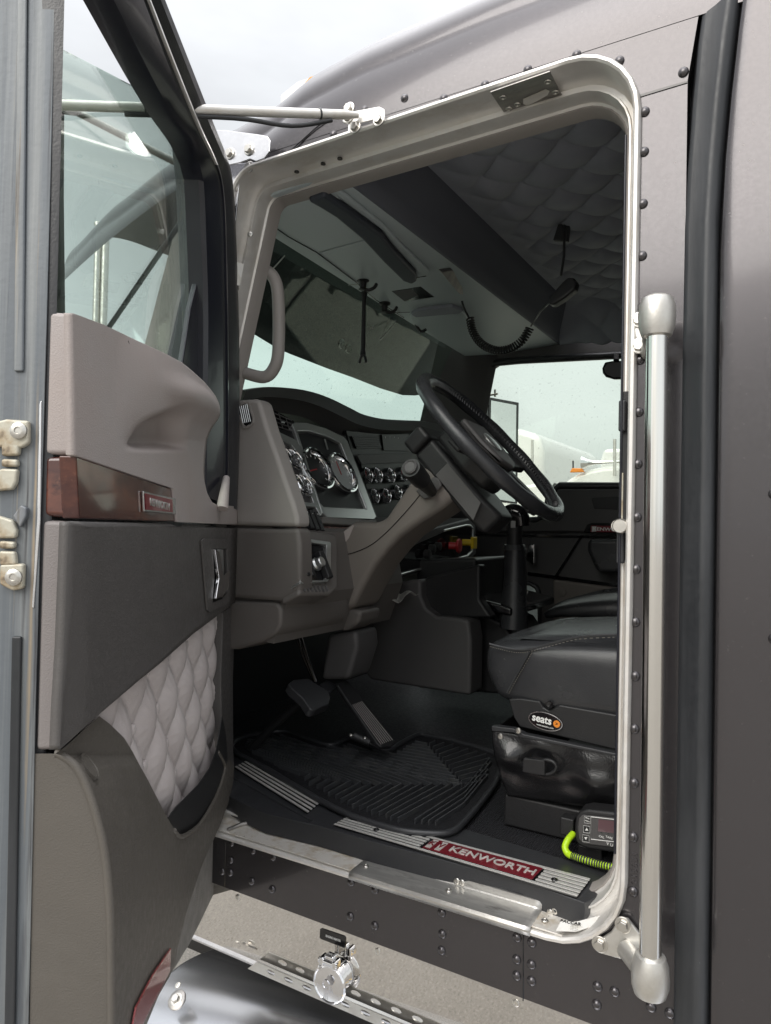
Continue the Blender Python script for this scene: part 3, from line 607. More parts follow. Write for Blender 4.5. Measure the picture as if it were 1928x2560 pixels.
# side faces of trims facing the rear of the truck
def sideface(name, top, bot, mt):   # quads between (x at t0) and corner at t
    pts = [PS(*top[0]), PS(*top[1]), PS(*bot[1]), PS(*bot[0])]; return extr(name, pts, DE*-.03, mt, door, .006, 3)
sideface('upper_trim_end', ((121, 777), (186, 783)), ((111, 1136), (190, 1137)), 'tan')
tube('trim_top_roll', [PS(124, 783, .845), PD(180, 786, .040), PD(260, 816, .040), PD(330, 850, .040), PD(399, 890, .042), PD(462, 936, .046), PD(508, 984, .05)], [.006]*7, 'tan', door, 10) if False else None
gs = tube('trim_seam', [PD(320, 852, .0458), PD(328, 885, .0465), PD(340, 950, .048), PD(352, 1030, .0475), PD(356, 1042, .047)], .0011, 'brown', door, 6, 4)
lathe('round_plug', [(.018, 0), (.018, .0012), (.016, .0012), (.0158, .0004), (0, .0004)], PD(380, 937, .054), DN, 'tan', door, 28)
lathe('pull_socket', [(.020, .001), (.024, .0025), (.0245, .004), (.021, .004), (.017, -.002), (.0, -.004)], PD(462, 1040, .0785), (DN*.8-UZ*.45-DE*-.3), 'brown', door, 26) if False else None
# wood strip
wd = extr('wood_strip', dpl(((190, 1140), (433, 1224), (443, 1304), (198, 1297)), .042), DN*-.02, 'wood', door, .002)
sideface('wood_strip_end', ((112, 1141), (190, 1140)), ((109, 1290), (197, 1296)), 'wood')
bd = extr('door_badge', dpl(((353, 1228), (434, 1246), (435, 1286), (355, 1279)), .0425), DN*.004, 'polish', door, .0012)
extr('badge_face', dpl(((362, 1233), (430, 1249), (431, 1281), (364, 1274)), .0467), DN*.0012, 'red', bd, .0004)
text('badge_wording', 'KENWORTH', PD(401, 1262, .0482), -DE+UZ*-.055, UZ, .0115, .0006, 'silver', bd, .03, 1.15)
# lower charcoal panel
LP = [(172, 1303), (441, 1316), (500, 1318), (594, 1321), (592, 1400), (588, 1506), (483, 1585), (399, 1660), (349, 1700), (248, 1786), (165, 1861), (150, 1874)]
cellpoly('lower_trim', LP, lambda x, y: .038 + .010*min(1, max(0, (x-160)/60)) - .004*math.exp(-((x-(452+(y-1317)*.16))/5)**2), 'brown', 20)
sideface('lower_trim_end', ((105, 1300), (168, 1303)), ((88, 1878), (152, 1876)), 'sidetan')
# door handle in its bowl
hb = holed('handle_bezel', dpl(((500, 1352), (506, 1346), (565, 1348), (570, 1356), (571, 1440), (569, 1500), (564, 1512), (520, 1530), (514, 1524), (508, 1450)), .049), [dpl(((527, 1372), (564, 1372), (567, 1440), (566, 1478), (553, 1497), (527, 1507), (532, 1440)), .049)], DN*.004, 'brown', door, .001)
extr('handle_bowl', dpl(((524, 1370), (566, 1370), (569, 1440), (567, 1482), (553, 1500), (524, 1510)), .0485), DN*.001, 'gloss', hb)
extr('release_lever', dpl(((530, 1374), (540, 1378), (552, 1440), (566, 1425), (564, 1470), (548, 1492), (532, 1497), (540, 1445)), .052), DN*.008, 'chrome', hb, .002)
extr('lever_rod', dpl(((542, 1374), (552, 1374), (553, 1438), (545, 1436)), .052), DN*.006, 'silver', hb, .001)
# quilted panel: diamond tufting with buttons
def quilt(u, v):
    s = -.05+.835*u; z = 1.20+.46*v
    a = s/.125; b = (z-1.24)/.155; p = (a+b)/1; q = (a-b)/1
    f = abs(math.sin(math.pi*p/1)*math.sin(math.pi*q/1)); h = .022*(f**.5)
    h += .0022*noise.noise(V((s*22, z*9, 0)))*f + .0012*math.sin(14*math.atan2((p % 1)-.5, (q % 1)-.5)*1.0)*(1-f)*f*3
    curve = -.014*max(0, (.05-s)/.1)
    return DW(s, .012+h+curve, z)
ql = gridsurf('quilted_panel', quilt, 170, 90, 'quilt', door)
btn = proto(lambda b: add_lathe(b, [(.009, -.003), (.010, .0), (.008, .003), (.004, .0045), (0, .005)], (0, 0, 0), (0, 0, 1), 18), 'quilt')
for i in range(-1, 15):
    for j in range(-6, 8):
        if (i+j) % 2: continue
        s = .125*(i/2); z = 1.24+.155*(j/2)
        if -.04 < s < .84 and 1.22 < z < 1.66: inst('button', btn, ql, DW(s, .018, z), quat(DN))
extr('hinge_side_post', dpl(((559, 1530), (589, 1507), (583, 1700), (584, 1880), (586, 1915), (556, 1900), (553, 1700)), .032), DN*-.03, 'brown', door, .003)
# map pocket panel (bulging)
crease = [(139, 1884), (151, 1887), (189, 1916), (218, 1971), (244, 2051), (262, 2135), (273, 2248), (277, 2374), (279, 2660)]
def cx_at(y):
    for (x0, y0), (x1, y1) in zip(crease, crease[1:]):
        if y0 <= y <= y1: return x0+(x1-x0)*(y-y0)/(y1-y0)
    return crease[0][0] if y < crease[0][1] else crease[-1][0]
def tpk(x, y):
    cx = cx_at(y); tc_ = dl(PS(cx, y, .85))[1]; tc_ = max(.03, tc_); k = min(1, max(0, (x-cx)/(585-cx))); return tc_*(1-k)+.052*k
A1 = [(139, 1884), (164, 1866), (248, 1790), (275, 1810), (311, 1845), (331, 1878), (349, 1912), (368, 1946), (387, 1983), (404, 2016), (420, 2046), (434, 2070), (448, 2090), (470, 2083), (490, 2070), (504, 2055), (525, 2022), (542, 1988), (553, 1960), (561, 1929), (560, 1905), (543, 1878), (560, 1885), (575, 1900), (584, 1912), (585, 1935), (582, 1962), (570, 2010), (554, 2055), (535, 2098), (517, 2135), (502, 2172), (491, 2206), (478, 2245), (466, 2282), (455, 2325), (445, 2366), (438, 2410), (425, 2440), (390, 2500), (350, 2570), (320, 2660), (279, 2660), (277, 2374), (273, 2248), (262, 2135), (244, 2051), (218, 1971), (189, 1916), (151, 1887)]
pk = cellpoly('map_pocket', A1, tpk, 'pocket', 9, 0)
lip = tube('pocket_lip', [PD(x, y, tpk(x, y)+.001) for x, y in ((436, 2076), (449, 2091), (472, 2083), (504, 2055), (542, 1988), (560, 1932), (560, 1908), (545, 1880))], .004, 'pocket', door, 8, 5)
# side of the pocket
bm = bmesh.new(); ra = []; 
for y in range(1884, 2661, 24):
    x0 = 85-(y-1884)*.016; x1 = cx_at(y); m = 8
    ra.append([bm.verts.new(PS(x0+(x1-x0)*i/m, y, .85 - (.0 if i < 7 else (i-6)*.0008))) for i in range(m+1)])
for a, b in zip(ra, ra[1:]):
    for i in range(8): bm.faces.new((a[i], a[i+1], b[i+1], b[i]))
finish('pocket_side', bm, 'pocket', door, 60)
extr('pocket_shade', dpl(((418, 2048), (440, 2018), (462, 1996), (496, 1962), (525, 1920), (540, 1880), (548, 1840), (556, 1790), (566, 1840), (570, 1900), (561, 1935), (542, 1990), (504, 2057), (472, 2084), (448, 2090)), .052), DN*-.002, 'black', door, .0005)  # black sheet stands in for the shaded inside of the open pocket
tube('pocket_crease', [PS(x+1, y, .8465) for x, y in crease], .005, 'pocket', door, 8, 4)
pf = lambda a_, b_: PD(a_, b_, tpk(a_, b_))
pn = (pf(230, 1918)-pf(214, 1918)).cross(pf(222, 1910)-pf(222, 1926)).normalized(); pn = pn if pn.dot(DN) > 0 else -pn
lathe('round_plug', [(.0175, -.004), (.0175, .0012), (.0155, .0012), (.015, .0003), (0, .0003)], pf(224, 1916)+pn*.0006, pn, 'pocket', door, 28)
rf = extr('red_reflector', [PD(x, y, tpk(x, y)+.002) for x, y in ((424, 2370), (421, 2429), (350, 2566), (322, 2600), (328, 2560), (336, 2517), (378, 2437))], DN*.003, 'redtrim', door, .001)
# door stop strap
tube('door_strap', [PZ(570, 2075, 1.085), PZ(600, 2062, 1.088), PZ(670, 2047, 1.09)], .005, 'alu_dark', T, 8)
# small hose/peg at the base of the window frame
tube('drain_peg', [PD(556, 1272, .056), PD(560, 1240, .056), PD(566, 1195, .05)], [.013, .011, .008], 'tan', door, 12)
# ================================================================== MIRROR ARM (outside)
Aend = PY(895, 288, -.03); Bst = V((-1.62, -.72, 0)); 
def PA(x, y, k): return Aend + (PY(x, y, -.03)-Aend)*0
arm0 = Aend; arm1 = CAM + ray(140, 262)*((V((-1.45, -.62, 0))-CAM).dot(F)/1.0)
ma = tube('mirror_arm', [arm0, arm0.lerp(arm1, .06), arm1], [.006, .0092, .0092], 'alu', T, 14)
tube('mirror_cable', [arm0.lerp(arm1, .10)+V((0, 0, -.012)), arm0.lerp(arm1, .25)+V((0, 0, -.026)), arm0.lerp(arm1, .45)+V((0, 0, -.014)), arm0.lerp(arm1, .8)+V((0, 0, -.013))], .0045, 'rubber', ma, 8, 5)
for k in (.145, .74): tube('cable_tie', [arm0.lerp(arm1, k-.003), arm0.lerp(arm1, k+.003)], .0108, 'rubber', ma, 12)
br = extr('arm_bracket', [PY(x, y, -.02) for x, y in ((862, 300), (868, 283), (950, 268), (963, 275), (965, 305), (955, 296), (890, 312), (872, 312))], (0, -.003, 0), 'alu', T, .001)
extr('bracket_foot', [PY(x, y, -.002) for x, y in ((872, 334), (874, 308), (960, 284), (964, 304))], (0, -.004, 0), 'polish', br, .001)
for q in ((870, 293), (873, 272), (947, 300), (888, 318)): inst('hex_bolt', hex_me, br, PY(*q, -.024), quat((0, -1, 0)))
tube('diagonal_rod', [PY(496, 492, -.12), PY(268, 825, -.12)], .006, 'rubber', ma, 8)  # added rod standing in for a dark diagonal reflection in the glass
mh = extr('side_mirror', [PX(x, y, -1.46) for x, y in ((20, 262), (150, 262), (158, 268), (163, 285), (162, 500), (166, 860), (20, 860))], (-.05, 0, 0), 'black', T, .006, 3)
tube('diagonal_rod', [PX(176, 272, -1.47), PY(300, 335, -.16), PY(484, 428, -.02)], .0085, 'alu_dark', mh, 12)
tube('mirror_knuckle', [PX(128, 262, -1.45), PX(186, 270, -1.45)], .016, 'black', mh, 12)
# ================================================================== CAB INTERIOR SHELL
# floor
fl_ = extr('cab_floor', [(-1.75, .085, 1.126), (-.3, .085, 1.128), (1.4, .085, 1.128), (1.4, 1.86, 1.128), (-1.75, 1.86, 1.126)], (0, 0, -.04), 'floor', T)
extr('threshold_cover', [PZ(x, y, 1.133) for x, y in ((560, 1885), (650, 1890), (830, 1990), (1090, 2050), (1520, 2180), (1500, 2238), (1462, 2257), (1300, 2200), (938, 2106), (795, 2064), (665, 2034), (600, 2004), (560, 1985))], (0, 0, -.045), 'rubber', T, .002)
tube('cover_crease', [PZ(x, y, 1.134) for x, y in ((583, 1945), (640, 1975), (720, 2020), (780, 2052))], .003, 'rubber', T, 8)
# scuff plates
def plate_strips(name, q, n, mt, z=1.1345):
    A, B, C_, D_ = [PZ(x, y, z) for x, y in q]; base = extr(name, [A, B, C_, D_], (0, 0, .0025), 'gloss', T, .0008); return A, B, C_, D_, base
def stripes(parent, A, B, C_, D_, u0, u1, vs, w, z=.0035):
    for v in vs:
        p = [bil(A, B, C_, D_, u, vv)+V((0, 0, z-.0012)) for u, vv in ((u0, v-w), (u1, v-w), (u1, v+w), (u0, v+w))]; extr('bright_stripe', p, (0, 0, .0016), 'stripe', parent)
A, B, C_, D_, b1 = plate_strips('scuff_plate', ((586, 1921), (626, 1899), (808, 2003), (768, 2036)), 5, 'gloss')
stripes(b1, A, D_, C_, B, 0, 1, (.09, .28, .47, .66, .86), .045)
A, B, C_, D_, b2 = plate_strips('scuff_plate', ((833, 2065), (878, 2041), (1477, 2200), (1442, 2246)), 5, 'gloss')
S6 = (.08, .25, .42, .59, .76, .93)
stripes(b2, A, D_, C_, B, 0, .385, S6, .043); stripes(b2, A, D_, C_, B, .845, 1, S6, .043); stripes(b2, A, D_, C_, B, .385, .845, (.08, .93), .043)
rb = [bil(A, D_, C_, B, u, v)+V((0, 0, .0028)) for u, v in ((.40, .17), (.835, .17), (.835, .86), (.40, .86))]
rbo = extr('red_nameplate', rb, (0, 0, .0012), 'red', b2, .0004); rbo['label'] = 'red nameplate set in the scuff plate'
xd = (D_-A).normalized(); yd = (B-A).normalized(); yd = UZ.cross(xd)
mid = bil(A, D_, C_, B, .660, .52)+V((0, 0, .0045)); text('nameplate_wording', 'KENWORTH', mid, xd, yd, .0235, .0008, 'alu', rbo, .02, .98)
mid = bil(A, D_, C_, B, .435, .52)+V((0, 0, .0046))
for dx in (-.011, .011): box('emblem_bar', mid+xd*dx, (.012, .040, .0012), 'alu', rbo, .0004, xd, yd)
text('emblem_letters', 'KW', mid+V((0, 0, .0012)), xd, yd, .02, .0005, 'red', rbo, .02, .7)
for u, v in ((.17, .45), (.90, .45)): inst('screw', proto(_screw, 'gloss'), b2, bil(A, D_, C_, B, u, v)+V((0, 0, .004)), quat(UZ))
# walls
box('firewall', (-1.72, .95, 1.5), (.04, 1.8, .9), 'black', T)
box('kick_wall', (-1.5, .075, 1.40), (.50, .03, .60), 'black', T)
extr('rear_side_wall', [(-.29, .125, 1.1), (1.4, .125, 1.1), (1.4, .125, 2.8), (-.29, .125, 2.8)], (0, -.03, 0), 'liner', T)
box('sleeper_back_wall', (1.4, .95, 1.95), (.04, 1.8, 1.8), 'charcoal', T)
box('skin_liner', (-1.42, .045, 2.2), (.25, .01, .0), 'charcoal', T) if False else None
# passenger door wall with window and small lower window
W1 = [PY(x, y, 1.80) for x, y in ((1190, 1215), (1196, 1000), (1203, 950), (1215, 925), (1240, 908), (1300, 902), (1545, 889), (1800, 877), (1800, 1215), (1400, 1214), (1375, 1235), (1365, 1285), (1345, 1300), (1210, 1306), (1190, 1290))]
W2 = [PY(x, y, 1.80) for x, y in ((1190, 1470), (1205, 1456), (1325, 1458), (1343, 1468), (1350, 1490), (1350, 1600), (1190, 1600))]
WO = [V((-1.62, 1.8, 1.10)), V((1.4, 1.8, 1.1)), V((1.4, 1.8, 2.78)), V((-1.42, 1.8, 2.78)), V((-1.62, 1.8, 2.0))]
def pwall(): return holed('passenger_door', WO, [[V((p.x, 1.8, p.z)) for p in W1[::-1]], [V((p.x, 1.8, p.z)) for p in W2[::-1]]], (0, .06, 0), 'charcoal', T, .004)
pdoor = pwall()
extr('passenger_glass', [V((p.x, 1.835, p.z)) for p in W1], (0, .004, 0), 'pglass', pdoor)
extr('lower_glass', [V((p.x, 1.835, p.z)) for p in W2], (0, .004, 0), 'glass', pdoor)
bm = bmesh.new(); add_tube(bm, [V((p.x, 1.795, p.z)) for p in W1], .016, 8, True); finish('window_seal', bm, 'rubber', pdoor, 60)
bm = bmesh.new(); add_tube(bm, [V((p.x, 1.795, p.z)) for p in W2], .012, 8, True); finish('window_seal', bm, 'rubber', pdoor, 60)
def pw(q, y=1.79): return [PY(a, b, y) for a, b in q]
extr('trim_step', pw(((1140, 1334), (1560, 1340), (1560, 1346), (1140, 1339))), (0, .01, 0), 'gloss', pdoor)
extr('trim_step', pw(((1452, 1338), (1458, 1338), (1392, 1444), (1384, 1444))), (0, .01, 0), 'gloss', pdoor)
extr('trim_step', pw(((1320, 1430), (1560, 1462), (1560, 1470), (1320, 1438))), (0, .01, 0), 'gloss', pdoor)
extr('trim_ledge', pw(((1395, 1222), (1560, 1222), (1560, 1330), (1150, 1330), (1150, 1310), (1340, 1306), (1372, 1290), (1382, 1245)), 1.772), (0, .02, 0), 'charcoal', pdoor, .008, 3)
extr('trim_recess', pw(((1478, 1245), (1560, 1240), (1560, 1275), (1485, 1272)), 1.77), (0, .01, 0), 'black', pdoor, .003)
nb = extr('passenger_badge', pw(((1460, 1331), (1468, 1312), (1480, 1307), (1580, 1309), (1580, 1335)), 1.77), (0, -.006, 0), 'gloss', pdoor, .002)
extr('badge_face', pw(((1478, 1314), (1580, 1316), (1580, 1331), (1477, 1330)), 1.763), (0, -.002, 0), 'red', nb)
extr('badge_emblem', pw(((1480, 1316), (1491, 1316), (1491, 1329), (1480, 1329)), 1.7605), (0, -.001, 0), 'silver', nb)
text('badge_wording', 'KENWORTH', PY(1526, 1324, 1.760), (1, 0, -.02), UZ, .014, .0006, 'white', nb, .03, 1.3)
ar = extr('armrest', pw(((1478, 1352), (1490, 1346), (1640, 1345), (1640, 1432), (1512, 1432), (1500, 1425), (1478, 1375)), 1.76), (0, -.07, 0), 'leather', pdoor, .02, 4)
pl = extr('pull_handle', pw(((1326, 1362), (1340, 1360), (1340, 1408), (1336, 1412), (1318, 1400)), 1.765), (0, -.02, 0), 'chrome', pdoor, .004)
extr('window_switch', pw(((1250, 1362), (1262, 1358), (1262, 1398), (1250, 1396)), 1.765), (0, -.01, 0), 'charcoal', pdoor, .002)
extr('lower_quilt', pw(((1386, 1448), (1600, 1475), (1600, 1580), (1386, 1580)), 1.785), (0, -.02, 0), 'column', pdoor, .01, 3)
for q in ((1405, 1480),): lathe('button', [(.02, 0), (.018, .006), (0, .008)], PY(*q, 1.765), (0, -1, 0), 'column', pdoor, 16)
# windshield plane, passenger A pillar
ws = extr('windshield', [V((-1.70, .12, 1.95)), V((-1.70, 1.74, 1.95)), V((-1.36, 1.74, 2.70)), V((-1.36, .12, 2.70))], (-.004, 0, 0), 'windshield', T)
loft('passenger_pillar', [[V((-1.66, 1.70, 1.9)), V((-1.60, 1.80, 1.9)), V((-1.36, 1.81, 1.9)), V((-1.38, 1.79, 1.9))], [V((-1.44, 1.66, 2.72)), V((-1.36, 1.80, 2.74)), V((-1.19, 1.80, 2.74)), V((-1.22, 1.76, 2.72))]], 'charcoal', T, closed=True, caps=True)
loft('driver_pillar', [[V((-1.72, .10, 1.9)), V((-1.66, .05, 1.9)), V((-1.30, .04, 1.9)), V((-1.33, .10, 1.9))], [V((-1.42, .10, 2.7)), V((-1.36, .04, 2.7)), V((-1.20, .04, 2.7)), V((-1.21, .10, 2.7))]], 'dashtan', T, closed=True, caps=True)
# outside drop visor beyond the windshield
VX = -1.80
vq = [(560, 790), (640, 838), (694, 871), (727, 885), (817, 920), (879, 942), (950, 970), (1005, 987), (1035, 988), (1075, 983), (1110, 975), (1125, 955), (1128, 920), (1126, 880)]
vis = [PX(x, y, VX) for x, y in vq]
vis_top = [V((-1.42, min(p.y, 2.3)*.80+.02, 2.80)) for p in vis]
rings = []
for k in range(7): u = k/6; rings.append([a.lerp(b, u)+V((-.05*math.sin(u*math.pi), 0, 0)) for a, b in zip(vis, vis_top)])
loft('sun_visor', rings, 'visor', T, solid=.004)
for q in ((851, 861), (868, 872)): lathe('visor_hole', [(.018, 0), (.020, .004), (.02, .01), (.01, .01)], PX(*q, -1.66), (1, 0, 0), 'gloss', T, 14)
tube('visor_stay', [PX(905, 905, -1.765), PX(940, 855, -1.70), PX(985, 795, -1.55)], .014, 'black', T, 8, 4)
for q in ((660, 640), (930, 820)): inst('screw', screw_me, T, PX(*q, -1.42), quat((1, 0, 0)))
for q in ((686, 665), (960, 835)): 
    a, b = PX(q[0]-10, q[1]+14, -1.41), PX(q[0]+26, q[1]-26, -1.39); tube('visor_clip', [a, b], .002, 'silver', T, 6)
# ceiling
def liner(u, v):
    x = -.92+1.3*u; y = .06+1.70*v
    a = (x+.9)/.078; b = y/.078; f = abs(math.sin(math.pi*(a+b)/2)*math.sin(math.pi*(a-b)/2)); h = .027*f**.45*min(1, max(0, (x+.84)/.10))
    edge = max(0, (v-.90)/.10); dz = -.14*edge**1.3
    return V((x, y, 2.735-h+dz))
gridsurf('headliner', liner, 150, 190, 'liner', T, .01)
box('rear_ceiling', (.9, .93, 2.76), (1.1, 1.7, .03), 'liner', T)
crb = loft('ceiling_crossbeam', [[V((-.93, y, 2.60)), V((-.922, y, 2.60)), V((-.905, y, 2.64)), V((-.87, y, 2.695)), V((-.84, y, 2.735)), V((-.85, y, 2.80)), V((-1.0, y, 2.80)), V((-1.0, y, 2.62))] for y in (.06, .5, 1.0, 1.5, 1.79)], 'beam', T, closed=True, smooth=70)
# header console (underside)
HZ = 2.575
def hz(x, y, z=HZ): return PN(x, y, V((-.95, 0, 2.600)), V((.055, 0, -1)).normalized()) - V((0, 0, z-HZ))
hdr_o = [V((-1.26, .07, 2.583)), V((-.935, .07, 2.601)), V((-.935, 1.79, 2.601)), V((-1.36, 1.79, 2.577)), V((-1.33, 1.2, 2.578))]
hdr = extr('header_console', hdr_o, (0, 0, .20), 'header', T, .008, 3)
def hp(name, q, mt, d=-.003, bev=.001): return extr(name, [hz(x, y) for x, y in q], (0, 0, d), mt, hdr, bev)
hp('console_cover', ((668, 545), (705, 495), (770, 468), (812, 466), (840, 480), (918, 592), (793, 626), (785, 622)), 'header', -.006, .004)
hp('console_lid', ((797, 630), (925, 594), (1030, 668), (1035, 690), (905, 712), (890, 702)), 'header', -.005, .003)
hp('cubby_lip', ((770, 483), (812, 466), (860, 500), (955, 570), (985, 610), (1040, 670), (1043, 688), (1030, 696), (1008, 688), (960, 640), (905, 580), (840, 525), (800, 500)), 'navy', -.022, .009)
hp('console_rib', ((818, 462), (836, 456), (960, 556), (1010, 610), (1075, 672), (1066, 680), (1046, 674), (990, 610), (958, 568)), 'header', -.010, .004)  # raised rib in the same grey plastic as the console
hp('console_slot', ((979, 727), (1052, 716), (1086, 742), (1012, 753)), 'gloss', -.001)
hp('console_slot_slope', ((979, 727), (1030, 722), (1046, 738), (1012, 753)), 'charcoal', -.0015)
hp('console_seam', ((870, 713), (904, 711), (904, 709), (868, 711)), 'gloss', -.001)
tube('console_groove', [hz(*q)+V((0, 0, -.0065)) for q in ((668, 548), (720, 585), (793, 626), (890, 700), (940, 745), (1010, 790))], .0016, 'gloss', hdr, 6)
tube('console_groove', [hz(*q)+V((0, 0, -.0065)) for q in ((975, 778), (1025, 776), (1066, 684))][:2], .0012, 'gloss', hdr, 6)
tube('console_groove', [hz(*q)+V((0, 0, -.0065)) for q in ((1036, 690), (1066, 685))], .0012, 'gloss', hdr, 6)
hd2 = hp('radio_hatch', ((1025, 786), (1035, 775), (1130, 764), (1160, 775), (1190, 810), (1190, 835), (1100, 848), (1030, 800)), 'header', -.012, .006)
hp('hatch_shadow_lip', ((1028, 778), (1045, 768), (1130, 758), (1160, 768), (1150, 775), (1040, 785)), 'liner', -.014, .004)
tube('coat_hook', [hz(1040, 808)+V((0, 0, -.005)), hz(1052, 814)+V((0, 0, -.022)), hz(1066, 812)+V((0, 0, -.018))], .006, 'gloss', hdr, 8, 4)
def hook(q, nm='ceiling_hook'):
    c = hz(*q); o = lathe(nm, [(.020, 0), (.020, .006), (.012, .010), (.010, .028), (.014, .034), (0, .036)], c, (0, 0, -1), 'black', hdr, 20)
    tube('hook_arm', [c+V((0, 0, -.03)), c+V((.015, .01, -.034)), c+V((.03, .02, -.026)), c+V((.032, .03, -.012))], .0055, 'black', o, 8, 4); return c
c1 = hook((908, 698)); c2 = hook((962, 757)); 
k1 = hz(911, 730)
th = thing('hanging_wand', 'short black rod dangling from a hook under the grey overhead console', 'rod', k1)
bm = bmesh.new(); b0 = k1+V((0, 0, -.03)); b1_ = b0+V((.0, .0, -.165)); add_tube(bm, [k1+V((0, 0, .0)), b0, b1_, b1_+V((0, 0, -.02))], [.012, .007, .008, .011], 10)
finish('rod', bm, 'black', th); 
for dx in (-.010, .010): tube('fork', [b1_+V((0, 0, -.012)), b1_+V((dx, 0, -.03)), b1_+V((dx*1.3, 0, -.045))], .0045, 'black', th, 8)
# driver side pillar grab handle
ih = tube('pillar_grab', [V((-1.225, .125, 2.44)), V((-1.195, .135, 2.442)), V((-1.163, .14, 2.415)), V((-1.148, .14, 2.36)), V((-1.144, .14, 2.23)), V((-1.158, .14, 2.185)), V((-1.185, .135, 2.166)), V((-1.235, .125, 2.178))], .0155, 'dashtan', T, 16, 5)
# ================================================================== DASHBOARD
def dx_(z): return -1.3+.5*(2.085-z)
dash = loft('dashboard', [[V((-1.70, y, 1.55)), V((-1.13, y, 1.50)), V((-1.085, y, 1.62)), V((-1.12, y, 1.775)), V((-1.18, y, 1.80)), V((-1.33, y, 2.09)), V((-1.42, y, 2.12)), V((-1.70, y, 2.10))] for y in (.13, .3, .5, .70)], 'dashbrown', T, closed=True, caps=True, smooth=30)
extr('centre_dash_block', [V((-1.70, .70, 1.55)), V((-1.30, .70, 1.55)), V((-1.30, .70, 1.75)), V((-1.43, .70, 1.85)), V((-1.43, .70, 2.12)), V((-1.70, .70, 2.12))], (0, 1.05, 0), 'charcoal', dash, .01)
# brow (hood of the dash)
b_ridge = [(600, 975), (650, 968), (700, 968), (760, 975), (810, 990), (860, 1013), (900, 1033), (950, 1046), (1000, 1050), (1060, 1053), (1108, 1064)]
b_lip = [(606, 1002), (650, 992), (700, 992), (760, 1001), (810, 1018), (860, 1042), (900, 1060), (950, 1071), (1000, 1074), (1060, 1074), (1114, 1080)]
b_und = [(640, 1012), (660, 1000), (700, 1002), (760, 1014), (810, 1036), (860, 1066), (900, 1080), (950, 1085), (1000, 1085), (1060, 1082), (1112, 1084)]
def sm(q, k=4): return [(p.x, p.y) for p in smoothpath([(a, b, 0) for a, b in q], k)]
r0 = [PX(x, y, -1.47) for x, y in sm(b_ridge)]; r1 = [PX(x, y, -1.40) for x, y in sm(b_lip)]; r2 = [PX(x, y, -1.385) for x, y in sm([(a, b+2) for a, b in b_lip])]; r3 = [PX(x, y, -1.41) for x, y in sm(b_und)]
rb_ = [V((-1.72, p.y, p.z-.09)) for p in r0]
rm = [a.lerp(b, .45)+V((.02, 0, .010)) for a, b in zip(r0, r1)]
r4 = [PX(x, y, -1.44) for x, y in sm([(a, b+(30 if a < 900 else 4)) for a, b in b_und])]
loft('dash_brow', [rb_, r0, rm, r1, r2, r3, r4], 'brow', dash, smooth=70)
# end panel (driver side)
EP = [(588, 1000), (634, 996), (648, 1000), (668, 1070), (690, 1130), (712, 1195), (733, 1255), (743, 1290), (745, 1318), (590, 1313)]
extr('dash_end_upper', [PY(x, y, .11) for x, y in EP]+[V((-1.40, .11, 1.79)), V((-1.42, .11, 2.10))], (0, .055, 0), 'dashtan', dash, .012, 3)
EP2 = [(590, 1319), (700, 1322), (745, 1320), (750, 1360), (752, 1470), (745, 1484), (705, 1503), (590, 1495)]
extr('dash_end_lower', [PY(x, y, .11) for x, y in EP2]+[V((-1.40, .11, 1.60)), V((-1.40, .11, 1.785))], (0, .055, 0), 'dashbrown', dash, .012, 3)
kb = extr('knee_bolster', [PY(x, y, .115) for x, y in ((590, 1501), (690, 1505), (703, 1520), (702, 1565), (690, 1585), (655, 1605), (590, 1625))]+[V((-1.40, .115, 1.47)), V((-1.40, .115, 1.59))], (0, .30, 0), 'dashbrown', dash, .014, 3)
extr('knee_roll', [PY(x, y, .40) for x, y in ((760, 1500), (830, 1500), (825, 1545), (760, 1560))], (0, .10, 0), 'black', dash, .01)
# louvre in the end panel
lv = holed('end_louvre', [PY(x, y, .108) for x, y in ((592, 1014), (615, 1003), (625, 1006), (636, 1042), (636, 1056), (628, 1066), (615, 1072), (609, 1070), (592, 1030))], [[PY(x, y, .108) for x, y in ((597, 1018), (614, 1009), (621, 1011), (631, 1044), (631, 1054), (617, 1066), (612, 1064), (597, 1030))]], (0, -.002, 0), 'dashtan', dash, .0008)
extr('louvre_recess', [PY(x, y, .1085) for x, y in ((597, 1018), (614, 1009), (621, 1011), (631, 1044), (631, 1054), (617, 1066), (612, 1064), (597, 1030))], (0, -.0008, 0), 'gloss', lv)
for k in range(5):
    xa = 599+4.6*k; tube('louvre_slat', [PY(xa, 1016-k*1.5, .1065), PY(xa+9, 1058-k*1.0, .1065)], .0012, 'silver', lv, 6)
# silver bezels and gauges
def gq(q, o=0): return [PG(x, y, o) for x, y in q]
fa = extr('cluster_face', gq(((684, 1075), (860, 1092), (941, 1296), (800, 1290), (745, 1262)), -.012), GPn*.006, 'dial', dash)
bz = holed('cluster_bezel', gq(((731, 1058), (740, 1055), (767, 1056), (815, 1070), (860, 1091), (868, 1100), (941, 1292), (936, 1298), (818, 1293), (806, 1282)), .004), [gq(((744, 1078), (775, 1078), (815, 1090), (853, 1108), (917, 1271), (810, 1266), (800, 1255)), .004)], GPn*-.024, 'silver', dash, .004)
bz2 = holed('side_bezel', gq(((684, 1080), (700, 1080), (742, 1100), (752, 1116), (806, 1282), (803, 1290), (790, 1268), (740, 1262), (700, 1180)), .006), [gq(((695, 1095), (730, 1113), (738, 1123), (785, 1257), (744, 1252), (700, 1160)), .006)], GPn*-.020, 'silver', dash, .003)
extr('side_face', gq(((690, 1090), (735, 1115), (790, 1262), (740, 1256), (700, 1170)), -.006), GPn*.003, 'charcoal', dash)
dg = V((0, 0, 0))
